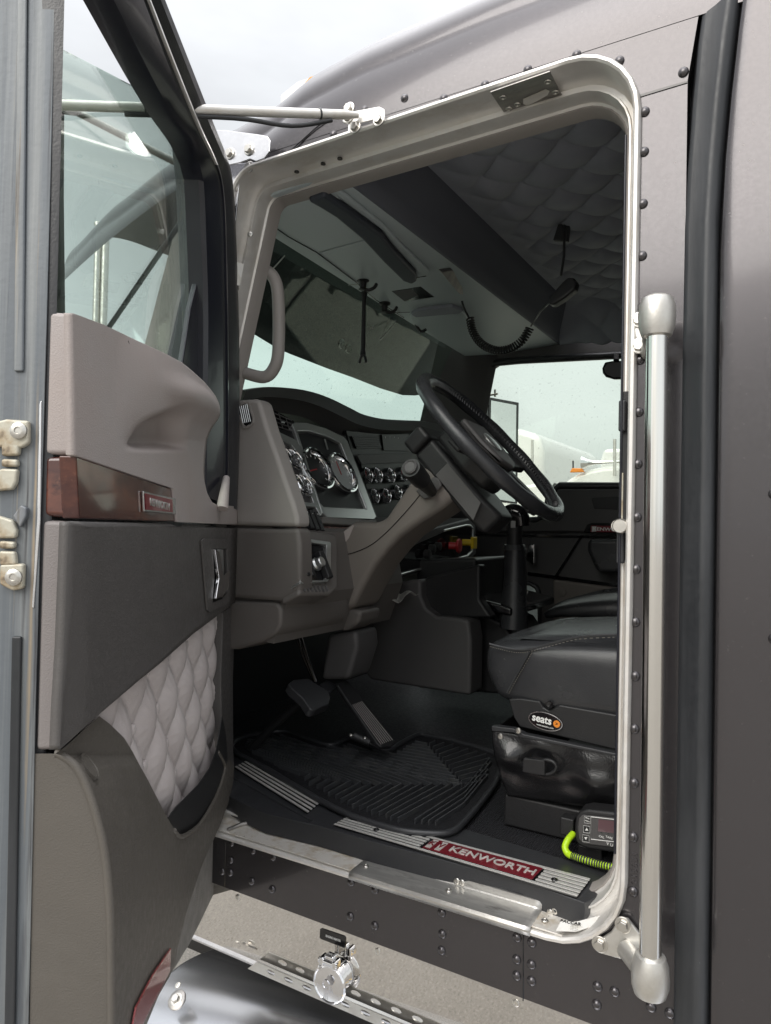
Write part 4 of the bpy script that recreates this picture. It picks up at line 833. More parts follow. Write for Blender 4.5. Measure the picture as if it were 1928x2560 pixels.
def gauge(c, r, white=False, needle=.6, nrm=GPn):
    g = lathe('gauge', [(r*1.12, -.002), (r*1.14, .010), (r*1.10, .016), (r*1.02, .018), (r*.93, .014), (r*.90, .004), (r*.88, .002)], c, nrm, 'chrome', dash, 32)
    lathe('dial', [(r*.9, 0), (r*.9, .003), (0, .003)], c, nrm, 'dialglare' if white else 'dial', g, 28)
    u = nrm.cross(UZ).normalized(); w = u.cross(nrm); u = -u if u.y < 0 else u
    bm = bmesh.new()
    for k in range(11):
        a = math.radians(220-k*26); d = u*math.cos(a)+w*math.sin(a); add_box(bm, c+d*r*.74+nrm*.0035, (r*.14, r*.04, .0008), d, nrm.cross(d))
    a = math.radians(220-needle*260); d = u*math.cos(a)+w*math.sin(a)
    finish('tick_marks', bm, 'white', g, 0)
    bm = bmesh.new(); add_box(bm, c+d*r*.32+nrm*.005, (r*.75, r*.05, .001), d, nrm.cross(d)); finish('needle', bm, 'redknob', g, 0)
gauge(PG(788, 1175, -.004), .062, False, .1); gauge(PG(850, 1186, -.004), .062, True, .5)
for q in ((727, 1153), (752, 1218), (700, 1146), (728, 1212)): gauge(PG(*q, -.002), .030, False, random.random())
extr('cluster_slot', gq(((810, 1098), (813, 1097), (821, 1124), (818, 1125)), -.004), GPn*.001, 'silver', dash)
# rocker switches under the side bezel
for k, (x, y) in enumerate(((750, 1282), (765, 1286), (778, 1289), (791, 1292))):
    sw = box('rocker_switch', PG(x, y+16, .006), (.030, .014, .060), 'black', dash, .003, GPn, (0, 1, 0), 2)
    text('switch_symbol', '=' if k % 2 else '-', PG(x+4, y-6, .0225), (0, 1, 0), (-.45, 0, 1), .007, .0003, 'white', sw, .03)
extr('lower_wood_band', gq(((745, 1312), (880, 1318), (850, 1335), (745, 1322)), .004), GPn*-.01, 'wood', dash, .002)
extr('cluster_ledge', gq(((806, 1290), (945, 1300), (935, 1318), (806, 1308)), .010), GPn*-.03, 'dashbrown', dash, .004)
# left air vent
vt = extr('air_vent', [PX(x, y, -1.30) for x, y in ((660, 1015), (672, 1018), (735, 1052), (735, 1082), (690, 1066))], (-.01, 0, 0), 'gloss', dash)
for k in range(4): tube('vent_slat', [PX(668+4*k, 1026+12*k, -1.294), PX(730, 1055+9*k-4, -1.294)], .0018, 'charcoal', vt, 6)
for k in range(3): tube('vent_slat', [PX(680+17*k, 1026+8*k, -1.292), PX(690+17*k, 1062+7*k, -1.292)], .0015, 'charcoal', vt, 6)
box('vent_tab', PX(708, 1056, -1.288), (.003, .014, .005), 'silver', vt, .001)
# centre panel: upper controls and radio
C2 = V((-1.40, 0, 2.1)); 
cp = extr('centre_fascia', [PX(x, y, -1.41) for x, y in ((865, 1076), (940, 1083), (1112, 1082), (1125, 1110), (1128, 1135), (1110, 1320), (930, 1320))], (-.02, 0, 0), 'dial', dash, .002)
def cf(name, q, mt, o=0, d=-.004, par=None): return extr(name, [PX(x, y, -1.405+o) for x, y in q], (d, 0, 0), mt, par or cp, .0008)
cf('radio', ((1030, 1084), (1108, 1084), (1115, 1128), (1040, 1130)), 'dial', .003)
cf('heater_controls', ((955, 1086), (1022, 1086), (1028, 1128), (960, 1126)), 'dial', .002)
va = cf('air_vent', ((880, 1090), (942, 1090), (955, 1120), (892, 1122)), 'black', .002)
for k in range(5): tube('vent_slat', [PX(884+2*k, 1094+5.5*k, -1.40), PX(946+2*k, 1093+5.5*k, -1.40)], .0012, 'charcoal', va, 5)
for (x, y, s) in ((964, 1094, 'I'), (976, 1094, 'II'), (986, 1094, '^'), (996, 1095, 'o'), (1046, 1098, '=='), (1084, 1096, '--'), (1100, 1096, 'o'), (1055, 1116, 'oooo')):
    text('control_symbol', s, PX(x, y, -1.397), (0, 1, 0), UZ, .007, .0002, 'white', cp, .02)
lathe('radio_knob', [(.012, 0), (.012, .012), (.009, .014), (0, .014)], PX(1098, 1103, -1.402), (1, 0, 0), 'black', cp, 18)
cf('silver_ledge', ((893, 1139), (900, 1136), (1115, 1133), (1120, 1152), (905, 1160)), 'charcoal', .014, -.01)
fb = cf('gauge_board', ((903, 1160), (1120, 1152), (1120, 1300), (935, 1300)), 'dial', .004)
XC = V((1, 0, .25)).normalized()
for q in ((913, 1190), (938, 1190), (971, 1190), (1003, 1187), (930, 1242), (960, 1241), (988, 1232), (1020, 1230)):
    c = PX(*q, -1.398); gauge(c, .027, False, random.random(), XC)
extr('fascia_edge', [PX(x, y, -1.40) for x, y in ((1112, 1078), (1118, 1080), (1140, 1130), (1134, 1134))], (.02, 0, 0), 'charcoal', cp, .002)
# left lower switch box beside the column
lb = holed('lower_switch_bezel', gq(((758, 1346), (764, 1346), (825, 1354), (828, 1358), (828, 1440), (820, 1454), (750, 1460)), .045), [gq(((760, 1354), (817, 1362), (817, 1440), (812, 1450), (752, 1450)), .045)], GPn*-.03, 'silver', dash, .003)
extr('lower_surround', gq(((746, 1320), (840, 1336), (846, 1350), (846, 1470), (826, 1488), (748, 1488)), .034), GPn*-.06, 'dashbrown', dash, .01, 3)
extr('lower_recess', gq(((758, 1352), (819, 1360), (820, 1442), (812, 1452), (752, 1452)), .0365), GPn*.001, 'gloss', dash)
for k, x in enumerate((757, 770)):
    sw = box('rocker_switch', PG(x, 1412, .046), (.018, .014, .065), 'black', dash, .003, GPn, (0, 1, 0)); text('switch_symbol', '2', PG(x+3, 1400, .0565), (0, 1, 0), (-.45, 0, 1), .008, .0003, 'white', sw, .03)
box('rocker_switch', PG(810, 1413, .046), (.020, .022, .075), 'black', dash, .004, GPn, (0, 1, 0))
lathe('ignition_key_barrel', [(.017, 0), (.017, .006), (.013, .010), (.013, .022), (.011, .024), (0, .024)], PG(789, 1412, .038), GPn, 'silver', dash, 22)
for k in range(7): box('vent_rib', PG(760+k*9.3, 1472, .036), (.008, .003, .016), 'charcoal', dash, .001, GPn, (0, 1, 0))
# centre lower dash with air brake knobs
bq = [(870, 1440), (960, 1350), (1175, 1296), (1190, 1305), (1192, 1385), (1182, 1392), (1010, 1446), (870, 1480)]
lo = extr('brake_panel', [PX(x, y, -1.16) for x, y in bq], (-.10, 0, 0), 'charcoal', dash, .008)
bi = [(950, 1400), (1110, 1330), (1168, 1316), (1178, 1322), (1176, 1376), (1170, 1384), (1000, 1430)]
extr('brake_panel_face', [PX(x, y, -1.158) for x, y in bi], (.001, 0, 0), 'gloss', lo)
tube('brake_panel_trim', [PX(x, y, -1.155) for x, y in ((995, 1438), (1168, 1390), (1180, 1378), (1183, 1322), (1176, 1314), (1165, 1313), (1110, 1326))], .0045, 'silver', lo, 8)
rk = PX(1128, 1364, -1.155); yk = PX(1162, 1356, -1.155)
k_ = tube('red_brake_knob', [rk+V((0, -.022, 0)), rk+V((.03, -.008, 0))], .014, 'redknob', lo, 14)
lathe('knob_face', [(.026, 0), (.028, .005), (.026, .010), (.010, .012), (0, .012)], rk+V((.03, -.006, 0)), V((1, .1, 0)), 'redknob', k_, 8, 20)
k_ = tube('yellow_brake_knob', [yk+V((0, -.022, 0)), yk+V((.035, -.006, 0))], .013, 'yellow', lo, 14)
lathe('knob_face', [(.030, 0), (.033, .004), (.033, .010), (.028, .012), (0, .012)], yk+V((.035, -.004, 0)), V((1, .1, 0)), 'yellow', k_, 4, 20)
bm = bmesh.new()
for q in ((1075, 1372), (1063, 1385), (1090, 1366)): c = PX(*q, -1.15); add_lathe(bm, [(.016, 0), (.016, .018), (.008, .02), (.0, .02)], c, (1, 0, 0), 14)
finish('control_knobs', bm, 'black', lo)
# console below: tunnel side with curved cut, doghouse
cs = [(1030, 1450), (1052, 1448), (1052, 1490), (1064, 1520), (1090, 1540), (1150, 1545), (1172, 1552), (1178, 1600), (1176, 1740), (1150, 1736), (1000, 1712), (925, 1700), (880, 1640), (880, 1520), (960, 1460)]
con = extr('centre_console', [PY(x, y, .80) for x, y in cs], (0, .10, 0), 'charcoal', T, .012, 3)
extr('console_back', [PY(x, y, .95) for x, y in ((1040, 1400), (1190, 1395), (1190, 1440), (1200, 1530), (1260, 1560), (1300, 1620), (1300, 1740), (1040, 1720))], (0, .30, 0), 'black', con, .012, 3)
extr('console_top', [V((-1.10, .9, 1.60)), V((-.80, .9, 1.545)), V((-.80, 1.35, 1.545)), V((-1.10, 1.35, 1.60))], (0, 0, -.03), 'gloss', con, .01, 3)
for q in ((1073, 1462), (1075, 1496)): lathe('cup_ring', [(.018, 0), (.020, .004), (.018, .005), (.015, .002), (0, .002)], PY(*q, .93), (0, -1, 0), 'silver', con, 20)
tb = extr('tunnel_side', [PY(x, y, .84) for x, y in ((1060, 1445), (1200, 1410), (1200, 1500), (1230, 1545), (1060, 1545))], (0, .05, 0), 'black', con, .01)
# crumpled paper on the ledge
pc = PY(982, 1498, .72)
def pap(u, v):
    x = pc.x + (u-.5)*.13; y = pc.y + (v-.5)*.10; n_ = noise.noise(V((u*3.1, v*2.7, 1.3))); return V((x, y, pc.z + .018*n_ + .012*abs(math.sin(u*7+v*3)) + (.02*v)))
po = gridsurf('paper', pap, 16, 12, 'paper', None, .001, 20); tag(po, 'crumpled grey paper lying on the ledge under the dash, right of the steering column', 'paper')
# ================================================================== STEERING
col = [(1098, 1160), (1062, 1164), (1048, 1176), (1022, 1207), (990, 1253), (959, 1299), (938, 1305), (883, 1304), (846, 1329), (838, 1350), (842, 1400), (833, 1472), (822, 1505), (850, 1526), (879, 1522), (905, 1470), (938, 1413), (968, 1375), (1001, 1341), (1052, 1305), (1106, 1270), (1156, 1232), (1120, 1185)]
sc = extr('steering_column', [PY(x, y, .42) for x, y in col], (0, .15, 0), 'column', T, .022, 4)
tube('column_seam', [PY(x, y, .4185) for x, y in ((848, 1390), (890, 1380), (930, 1361), (965, 1332), (1000, 1296), (1040, 1250), (1066, 1215))], .0011, 'gloss', sc, 6, 4)
extr('column_boot', [PY(x, y, .44) for x, y in ((822, 1508), (905, 1528), (895, 1560), (862, 1580), (830, 1572), (815, 1560))], (0, .11, 0), 'dashbrown', sc, .012, 3)
extr('column_lower_cover', [PY(x, y, .46) for x, y in ((800, 1700), (820, 1585), (890, 1575), (895, 1620), (870, 1700))], (0, .12, 0), 'charcoal', sc, .015, 3)
extr('column_pale_insert', [PY(x, y, .4175) for x, y in ((848, 1355), (858, 1330), (882, 1312), (884, 1316), (872, 1345), (852, 1370))], (0, .004, 0), 'tan', sc, .001)
# stalk
a = PY(1080, 1230, .41); b = PY(1032, 1175, .28)
tube('stalk', [a, a.lerp(b, .55), a.lerp(b, .56), b, b+(b-a)*.10], [.014, .022, .024, .026, .024], 'black', sc, 20)
lathe('stalk_button', [(.018, 0), (.018, .006), (.015, .008), (.013, .006), (0, .006)], b+(b-a)*.1, (b-a), 'charcoal', sc, 24)
extr('stalk_collar', [PY(x, y, .416) for x, y in ((1042, 1228), (1085, 1193), (1100, 1195), (1108, 1215), (1080, 1245), (1062, 1248))], (0, -.008, 0), 'charcoal', sc, .004, 3)
# wheel
ct = V((-.716, .5, 2.013)); wd_ = V((.363, 0, -.388)).normalized(); wn = V((.388, 0, .363)).normalized(); wr = .245; LT = (V((0, 1, 0)) - wn*.045).normalized(); wn = wd_.cross(LT)*-1; wn = wn if wn.z > 0 else -wn
ringp = [ct + (wd_*math.cos(a) + LT*math.sin(a))*wr for a in [2*math.pi*k/64 for k in range(64)]]
bm = bmesh.new(); add_tube(bm, ringp, [.0185+.0010*math.sin(k*1.3) for k in range(64)], 14, True); sw = finish('steering_wheel', bm, 'leather', T, 180)
bm = bmesh.new()
for k in range(0, 128):
    a = 2*math.pi*k/128; d = wd_*math.cos(a)+LT*math.sin(a); p = ct + d*(wr-.0150)+wn*.0105; t = (-wd_*math.sin(a)+LT*math.cos(a))
    add_box(bm, p, (.0016, .013, .002), t+wn*.5, d)
finish('wheel_lacing', bm, 'stitch', sw) if False else bm.free()
bm = bmesh.new()
for k in range(140):
    a = 2*math.pi*k/140; d = wd_*math.cos(a)+LT*math.sin(a); p = ct + d*(wr-.0168)+wn*.0075; t = (-wd_*math.sin(a)+LT*math.cos(a)); add_tube(bm, [p-t*.0030-d*.004-wn*.005, p+t*.0, p-t*.0030+d*.004+wn*.006], .0024, 5)
finish('lacing', bm, 'leather', sw)
def wp(u, v, w): return ct+wd_*u+LT*v+wn*w
hub = extr('hub', [wp(u, v, -.085) for u, v in ((-.10, -.075), (.02, -.095), (.085, -.06), (.105, 0), (.085, .06), (.02, .095), (-.10, .075))], wn*.075, 'black', sw, .015, 3)
extr('horn_pad', [wp(u, v, -.012) for u, v in ((-.085, -.07), (.0, -.085), (.07, -.055), (.09, 0), (.07, .055), (0, .085), (-.085, .07))], wn*.02, 'charcoal', hub, .012, 3)
lathe('horn_emblem', [(.032, 0), (.032, .003), (.02, .005), (0, .0055)], wp(-.005, 0, .008), wn, 'silver', hub, 28)
for sg in (-1, 1):
    extr('spoke', [wp(u, v, -.03) for u, v in ((-.045, sg*.08), (.0, sg*.24), (.04, sg*.238), (.055, sg*.07))], wn*.022, 'black', sw, .006, 2)
    extr('spoke', [wp(u, v, -.03) for u, v in ((.05, sg*.03), (.22, sg*.09), (.232, sg*.05), (.09, sg*.0))], wn*.020, 'black', sw, .006, 2)
extr('wheel_shroud', [wp(u, v, -.16) for u, v in ((-.11, -.075), (.11, -.075), (.175, -.045), (.175, .05), (.11, .08), (-.11, .08))], wn*.07, 'black', sc, .014, 3)
extr('shroud_insert', [wp(u, -.0825, w) for u, w in ((-.02, -.145), (.14, -.145), (.12, -.10), (-.02, -.10))], (0, -.003, 0), 'charcoal', sc, .002)
bx = wp(-.13, -.02, -.12); box('shroud_top', bx, (.05, .14, .07), 'black', sc, .012, wd_, (0, 1, 0), 3)
# pedals
bp_ = [V(PN(x, y, V((-1.12, .34, 1.345)), V((.55, -.05, .83)).normalized())) for x, y in ((721, 1708), (735, 1698), (770, 1695), (822, 1728), (827, 1745), (823, 1760), (785, 1775), (775, 1772), (757, 1745), (730, 1722))]
pd = extr('brake_pedal', bp_, V((-.012, 0, -.022)), 'rubber', T, .004, 3)
pc0 = PN(775, 1735, V((-1.12, .34, 1.345)), V((.55, -.05, .83)).normalized())
tube('pedal_lever', [pc0+V((-.02, .02, -.01)), pc0+V((-.16, .05, -.12)), pc0+V((-.24, .05, -.2))], .012, 'black', pd, 10)
tube('pedal_rod', [PY(789, 1706, .42), PY(765, 1640, .44), PY(748, 1580, .46)], .006, 'chrome', pd, 10)
tube('pedal_rod', [PY(785, 1703, .42), PY(757, 1640, .44), PY(738, 1580, .46)], .0045, 'chrome', pd, 10)
cp_ = extr('clutch_pedal', [V(PN(x, y, V((-1.2, .45, 1.33)), V((.55, 0, .83)).normalized())) for x, y in ((800, 1710), (818, 1699), (843, 1712), (830, 1728), (812, 1726))], V((-.01, 0, -.02)), 'rubber', T, .003)
an = V((.62, -.1, .75)).normalized(); aP = V((-1.02, .52, 1.23))
def acc(x, y, o=0): return PN(x, y, aP+an*o, an)
ap = extr('accelerator_pedal', [acc(x, y) for x, y in ((843, 1712), (862, 1697), (874, 1704), (984, 1843), (988, 1855), (978, 1866), (955, 1868), (942, 1858))], an*-.014, 'black', T, .004, 3)
for k in range(7):
    u = (k+.5)/7; p0 = (880+26*u, 1762-9*u); p1 = (951+33*u, 1862-13*u); tube('tread_rib', [acc(*p0, .001), acc(*p1, .001)], .0013, 'sidetan', ap, 6)  # grey highlights on the tread put into a paler rib colour
tube('pedal_hinge', [acc(925, 1830)+V((0, 0, -.03)), acc(900, 1815)+V((-.02, 0, -.03))], .012, 'black', ap, 10)
inst('screw', screw_me, ap, acc(913, 1845), quat(UZ)); inst('screw', screw_me, ap, acc(878, 1838), quat(UZ))
# ================================================================== GEAR LEVER
glv = tube('gear_lever', [PY(1285, 1570, .95), PY(1287, 1440, .95), PY(1288, 1375, .95)], [.046, .038, .034], 'leather', T, 20)
tube('lever_neck', [PY(1287, 1372, .95), PY(1287, 1340, .95), PY(1288, 1300, .95)], [.026, .024, .025], 'black', glv, 18)
tube('lever_collar', [PY(1287, 1375, .95), PY(1287, 1362, .95)], [.040, .034], 'leather', glv, 20)
kn = PY(1284, 1292, .95); tube('shift_knob', [kn+V((-.03, 0, -.012)), kn+V((-.02, 0, .006)), kn+V((.0, 0, .012)), kn+V((.022, 0, .002)), kn+V((.028, 0, -.03))], [.018, .028, .032, .030, .024], 'gloss', glv, 18, 4)
box('knob_label', PY(1283, 1311, .924), (.016, .002, .022), 'silver', glv, .001)
# ================================================================== DRIVER SEAT
def cushion(u, v):
    # u around profile in y, v front-back
    pass
def spw(v, e): return math.copysign(abs(v)**e, v)
def superell(c, dim, e1, e2, nu=36, nv=64, warp=None):
    bm = bmesh.new(); g = []
    for i in range(nu+1):
        u = -math.pi/2+math.pi*i/nu; row = []
        for j in range(nv):
            v = 2*math.pi*j/nv; p = V((spw(math.cos(u), e1)*spw(math.cos(v), e2), spw(math.cos(u), e1)*spw(math.sin(v), e2), spw(math.sin(u), e1)))
            q = V((c[0]+dim[0]*p.x, c[1]+dim[1]*p.y, c[2]+dim[2]*p.z)); row.append(bm.verts.new(warp(q, p) if warp else q))
        g.append(row)
    for i in range(nu):
        for j in range(nv): bm.faces.new((g[i][j], g[i][(j+1) % nv], g[i+1][(j+1) % nv], g[i+1][j]))
    bmesh.ops.remove_doubles(bm, verts=bm.verts[:], dist=.0003); return bm
def swarp(q, p):
    q = q.copy()
    if p.z < 0: q.x += .030*(-p.z)*(1 if p.x < 0 else 0); q.z += .010*max(0, p.x)
    else: q.z += .028*p.z*min(1, max(0, (p.x+1)*.9)) - .012*p.z*math.exp(-((abs(p.y)-.62)/.10)**2)
    q.y -= .004*math.sin(q.x*24)*max(0, 1-abs(p.z)); q.z += .0025*noise.noise(q*14)
    return q
seat = finish('driver_seat', superell((-.325, .54, 1.468), (.328, .268, .082), .38, .26, 36, 72, swarp), 'leather', T, 180); seat['label'] = 'black leather seat on a vinyl skirted base'
tube('seat_piping', [PY(x, y, .273) for x, y in ((1224, 1610), (1250, 1617), (1290, 1624), (1329, 1622), (1380, 1608), (1448, 1592), (1540, 1587), (1600, 1586))], .0028, 'leather', seat, 6, 4)
def dashes(name, pts, r, par):
    p = smoothpath(pts, 14); bm = bmesh.new()
    for k in range(0, len(p)-1, 2): add_tube(bm, [p[k], p[k+1]], r, 5)
    return finish(name, bm, 'stitch', par)
dashes('seat_stitching', [PY(x, y, .270) for x, y in ((1225, 1616), (1250, 1623), (1290, 1631), (1329, 1628), (1380, 1614), (1448, 1598), (1540, 1593))], .0009, seat)
tube('seat_seam', [PY(x, y, .271) for x, y in ((1326, 1628), (1305, 1665), (1285, 1700), (1268, 1732))], .0022, 'leather', seat, 6, 4)
dashes('seat_stitching', [PY(x, y, .269) for x, y in ((1330, 1632), (1309, 1668), (1289, 1703), (1272, 1735))], .0008, seat)
# seat bolsters / upper pad
def pad(u, v):
    x = -.56+.52*u; y = .30+.44*v; h = .028*(max(0, math.sin(math.pi*u))**.5)*(max(0, math.sin(math.pi*v))**.35); return V((x, y, 1.548+h+.020*u))
gridsurf('seat_pad', pad, 30, 24, 'leather', seat)
bk = loft('seat_back', [[V((x0+.02*math.cos(a)+ (.06 if False else 0), .54+.25*sx*math.cos(a), z+.0)) if False else V((x0+.06*math.sin(a), .54+.25*sx*math.cos(a), z)) for a in [2*math.pi*k/20 for k in range(20)]] for x0, sx, z in ((-.02, .9, 1.50), (.0, 1, 1.6), (.04, 1, 1.9), (.08, .95, 2.1), (.11, .75, 2.25), (.12, .4, 2.30))], 'leather', seat, closed=True, caps=True, smooth=80)
sb = extr('seat_side_cover', [PY(x, y, .27) for x, y in ((1271, 1748), (1300, 1746), (1350, 1753), (1358, 1768), (1372, 1776), (1388, 1768), (1398, 1762), (1640, 1804), (1640, 1900), (1540, 1876), (1299, 1818), (1284, 1795))], (0, .04, 0), 'black', seat, .004, 2)
lathe('cover_screw', [(.008, 0), (.008, .003), (.004, .003), (0, .001)], PY(1375, 1762, .268), (0, -1, 0), 'gloss', seat, 14)
# oval badge
oc = PY(1364, 1803, .266); tilt = V((1, 0, -.09)).normalized(); tu = tilt.cross(V((0, 1, 0))).normalized(); tu = tu if tu.z > 0 else -tu
def oval(a_, b_, off): return [oc+tilt*a_*math.cos(t)+tu*b_*math.sin(t)+V((0, off, 0)) for t in [2*math.pi*k/36 for k in range(36)]]
ob = extr('seat_badge', oval(.038, .0195, 0), (0, -.0015, 0), 'polish', seat)
extr('badge_face', oval(.0362, .0178, -.0016), (0, -.0008, 0), 'gloss', ob)
text('badge_wording', 'seats', oc+tilt*-.0075+tu*.003+V((0, -.0030, 0)), tilt, tu, .0165, .0003, 'white', ob, .035, .95)
text('badge_small_print', 'www.seatsinc.com', oc+tilt*.001+tu*-.0105+V((0, -.0030, 0)), tilt, tu, .0036, .0002, 'white', ob, .01, 1)
lathe('badge_disc', [(.0075, 0), (.0075, .0006), (0, .0006)], oc+tilt*.0255+tu*.001+V((0, -.0026, 0)), (0, -1, 0), 'orange', ob, 24)
text('disc_arrow', '>', oc+tilt*.0255+tu*.001+V((0, -.0034, 0)), tilt, tu, .007, .0002, 'gloss', ob, .03)
# vinyl skirt with folds
def skirt(u, v):
    A_, B_ = PY(1229, 1822, .255), PY(1640, 1905, .255); C1, D1 = PY(1269, 1990, .275), PY(1640, 2040, .275)
    p = A_.lerp(B_, u).lerp(C1.lerp(D1, u), v); n_ = noise.noise(V((u*5, v*3, 4)))*.020*math.sin(math.pi*min(1, v*1.02)) + .008*math.sin(u*9+v*4)*math.sin(math.pi*v)
    return p + V((0, -n_-.012*math.sin(math.pi*v), 0))
gridsurf('vinyl_skirt', skirt, 50, 26, 'vinyl', seat, .004)
extr('skirt_front', [PY(1229, 1822, .26), PY(1269, 1990, .28), V((-.57, .78, 1.18)), V((-.63, .78, 1.33))], (.004, 0, 0), 'vinyl', seat)
extr('skirt_top_band', [PY(x, y, .25) for x, y in ((1229, 1815), (1284, 1822), (1310, 1836), (1640, 1905), (1640, 1912), (1300, 1843), (1284, 1832), (1229, 1828))], (0, .02, 0), 'rubber', seat, .002)
inst('screw', screw_me, seat, PY(1251, 1841, .25), quat((0, -1, 0))); inst('screw', screw_me, seat, PY(1296, 1827, .245), quat((0, -1, 0)))
rl = extr('recline_lever', [PY(x, y, .225) for x, y in ((1308, 1896), (1340, 1899), (1362, 1902), (1362, 1940), (1330, 1935), (1306, 1930))], (0, .012, 0), 'black', seat, .002)
tube('lever_ring', [PY(1343+2*0+22+26*math.cos(a), 1918+18*math.sin(a), .235) for a in [math.radians(d) for d in range(-140, 150, 24)]], .004, 'black', rl, 8, 2)
box('seat_base', (-.25, .53, 1.165), (.66, .50, .07), 'black', seat, .006)
# ================================================================== PASSENGER SEAT (only its top shows)
def pcush(u, v):
    x = -.80+.75*u; y = 1.22+.50*v; h = .10*(max(0, math.sin(math.pi*u))**.4)*(max(0, math.sin(math.pi*v))**.35); return V((x, y, 1.495+h+.035*u-.02*math.sin(u*math.pi*2)*(abs(v-.5) < .3)))
ps = gridsurf('passenger_seat', pcush, 36, 30, 'leather', T, .02)
box('seat_base', (-.45, 1.48, 1.30), (.55, .46, .30), 'black', ps, .02)
# small stick-on mirror on the passenger window
bm_ = extr('blind_spot_mirror', [PY(x, y, 1.70) for x, y in ((1505, 920), (1512, 905), (1530, 902), (1600, 900), (1600, 946), (1535, 948), (1514, 942), (1506, 932))], (0, .02, 0), 'gloss', T, .006, 3)
extr('mirror_face', [PY(x, y, 1.695) for x, y in ((1511, 920), (1517, 909), (1532, 906), (1596, 905), (1596, 941), (1536, 943), (1518, 937), (1512, 930))], (0, .002, 0), 'mirrorglass', bm_)
tube('mirror_mount', [PY(1541, 904, 1.70), PY(1541, 890, 1.76)], .012, 'gloss', bm_, 10)
# passenger side mirror outside
mx_ = 2.12
def pmq(q, o=0):
    n_ = V((.9, -.43, 0)).normalized(); return [PN(x, y, V((-1.30, mx_, 0))+n_*o, n_) for x, y in q]
pm = extr('passenger_mirror', pmq( ((1222, 992), (1298, 1006), (1294, 1260), (1218, 1250))), (-.03, .02, 0), 'gloss', T, .004)
extr('mirror_face', pmq(((1228, 1001), (1291, 1013), (1288, 1255), (1224, 1245)), .002), (-.001, .0005, 0), 'mirrorglass', pm)
extr('mirror_housing', [PY(x, y, mx_+.02) for x, y in ((1203, 993), (1222, 992), (1218, 1250), (1200, 1250))], (-.02, .05, 0), 'polish', pm, .004)
tube('mirror_bracket', [PY(1180, 955, mx_), PY(1205, 955, mx_), PY(1214, 972, mx_), PY(1216, 1000, mx_), PY(1212, 1250, mx_)], .012, 'polish', pm, 12, 4)
tube('mirror_stay', [PY(1213, 990, mx_), PY(1245, 984, mx_)], .006, 'bolt', pm, 8); tube('stay_bolt', [PY(1238, 992, mx_), PY(1238, 974, mx_)], .006, 'bolt', pm, 8)
# sticker in the doorway corner
stk = extr('maker_sticker', [PY(x, y, .049) if False else PN(x, y, V((0, .0, 1.105)), V((0, -.35, 1)).normalized()) for x, y in ((1402, 2305), (1440, 2306), (1500, 2290), (1495, 2312), (1440, 2330), (1390, 2328))], V((0, -.0004, .0012)), 'sticker', T)
sx_ = V((1, 0, .12)).normalized(); text('sticker_wording', 'PACCAR', PN(1427, 2307, V((0, 0, 1.1065)), V((0, -.35, 1)).normalized())+V((0, -.001, .001)), sx_, V((0, 1, .35)), .0062, .0002, 'gloss', stk, .03, 1.1)
for k in range(4): text('sticker_small_print', '-- --- -- ---- --', PN(1436, 2314+4*k, V((0, 0, 1.1065)), V((0, -.35, 1)).normalized())+V((0, -.001, .001)), sx_, V((0, 1, .35)), .0022, .0002, 'gloss', stk, .01, .8)
sk2 = extr('pillar_sticker', [PN(x, y, V((-1.19, .03, 2.3)), V((.9, -.5, -.1)).normalized()) for x, y in ((592, 655), (610, 660), (600, 715), (590, 712))], (.0006, -.0006, 0), 'sticker', T)
# ================================================================== LOOSE THINGS
# rubber floor mat
MZ = 1.1385
mo = [(581, 1861), (600, 1846), (650, 1834), (711, 1828), (760, 1845), (820, 1863), (850, 1856), (879, 1844), (910, 1856), (938, 1872), (976, 1874), (1000, 1860), (1043, 1838), (1068, 1838), (1150, 1856), (1232, 1882), (1250, 1903), (1240, 1954), (1195, 2015), (1148, 2067), (1126, 2080), (1100, 2084), (1050, 2082), (1001, 2076), (940, 2060), (875, 2038), (820, 2012), (770, 1984), (715, 1952), (665, 1921), (620, 1898), (588, 1880)]
mat_o = thing('floor_mat', 'thick black rubber floor mat with chevron ribs in the driver footwell', 'floor mat', PZ(920, 1950, 1.134))
extr('mat_base', [PZ(x, y, MZ) for x, y in mo], (0, 0, -.006), 'matbase', mat_o, .002)
bm = bmesh.new(); add_tube(bm, smoothpath([PZ(x, y, MZ+.004) for x, y in mo], 3, True), .0075, 8, True); finish('mat_rim', bm, 'rubber', mat_o, 180)
def inside(p, poly):
    x, y = p; c = False
    for i in range(len(poly)):
        (x0, y0), (x1, y1) = poly[i-1], poly[i]
        if (y0 > y) != (y1 > y) and x < (x1-x0)*(y-y0)/(y1-y0)+x0: c = not c
    return c
cxm, cym = 925, 1955
def ok(p):
    if not inside(p, mo): return False
    return all(inside((p[0]+dx, p[1]+dy), mo) for dx, dy in ((-14, -8), (14, 8), (14, -7), (-14, 7), (-30, 4), (4, 22), (18, 16), (-20, 12)))
bm = bmesh.new()
def rib(p, d):
    q = p; n_ = 0
    while ok((q[0]+d[0]*8, q[1]+d[1]*8)) and n_ < 90: q = (q[0]+d[0]*8, q[1]+d[1]*8); n_ += 1
    if n_ > 1:
        a = PZ(*p, MZ+.004); b = PZ(*q, MZ+.004); dd = (b-a).normalized(); add_box(bm, (a+b)/2, ((b-a).length, .0040, .014), dd, UZ.cross(dd))
for k in range(19):
    u = k/18; v = (700+455*u, 1925+42*math.sin(min(1, u*1.5)*math.pi/2)-u*4)
    if ok(v): rib(v, (-.94, -.33)); rib(v, (-.87, .48))
for k in range(13):
    u = k/12; v = (1066+96*u, 1853+112*u)
    if ok(v): rib(v, (.90, -.40+.2*u) if k % 1 == 0 else 0); 
for k in range(1, 13):
    u = k/12; v = (1066+96*u-6, 1853+112*u)
    if ok(v): rib(v, (-.96, -.16))
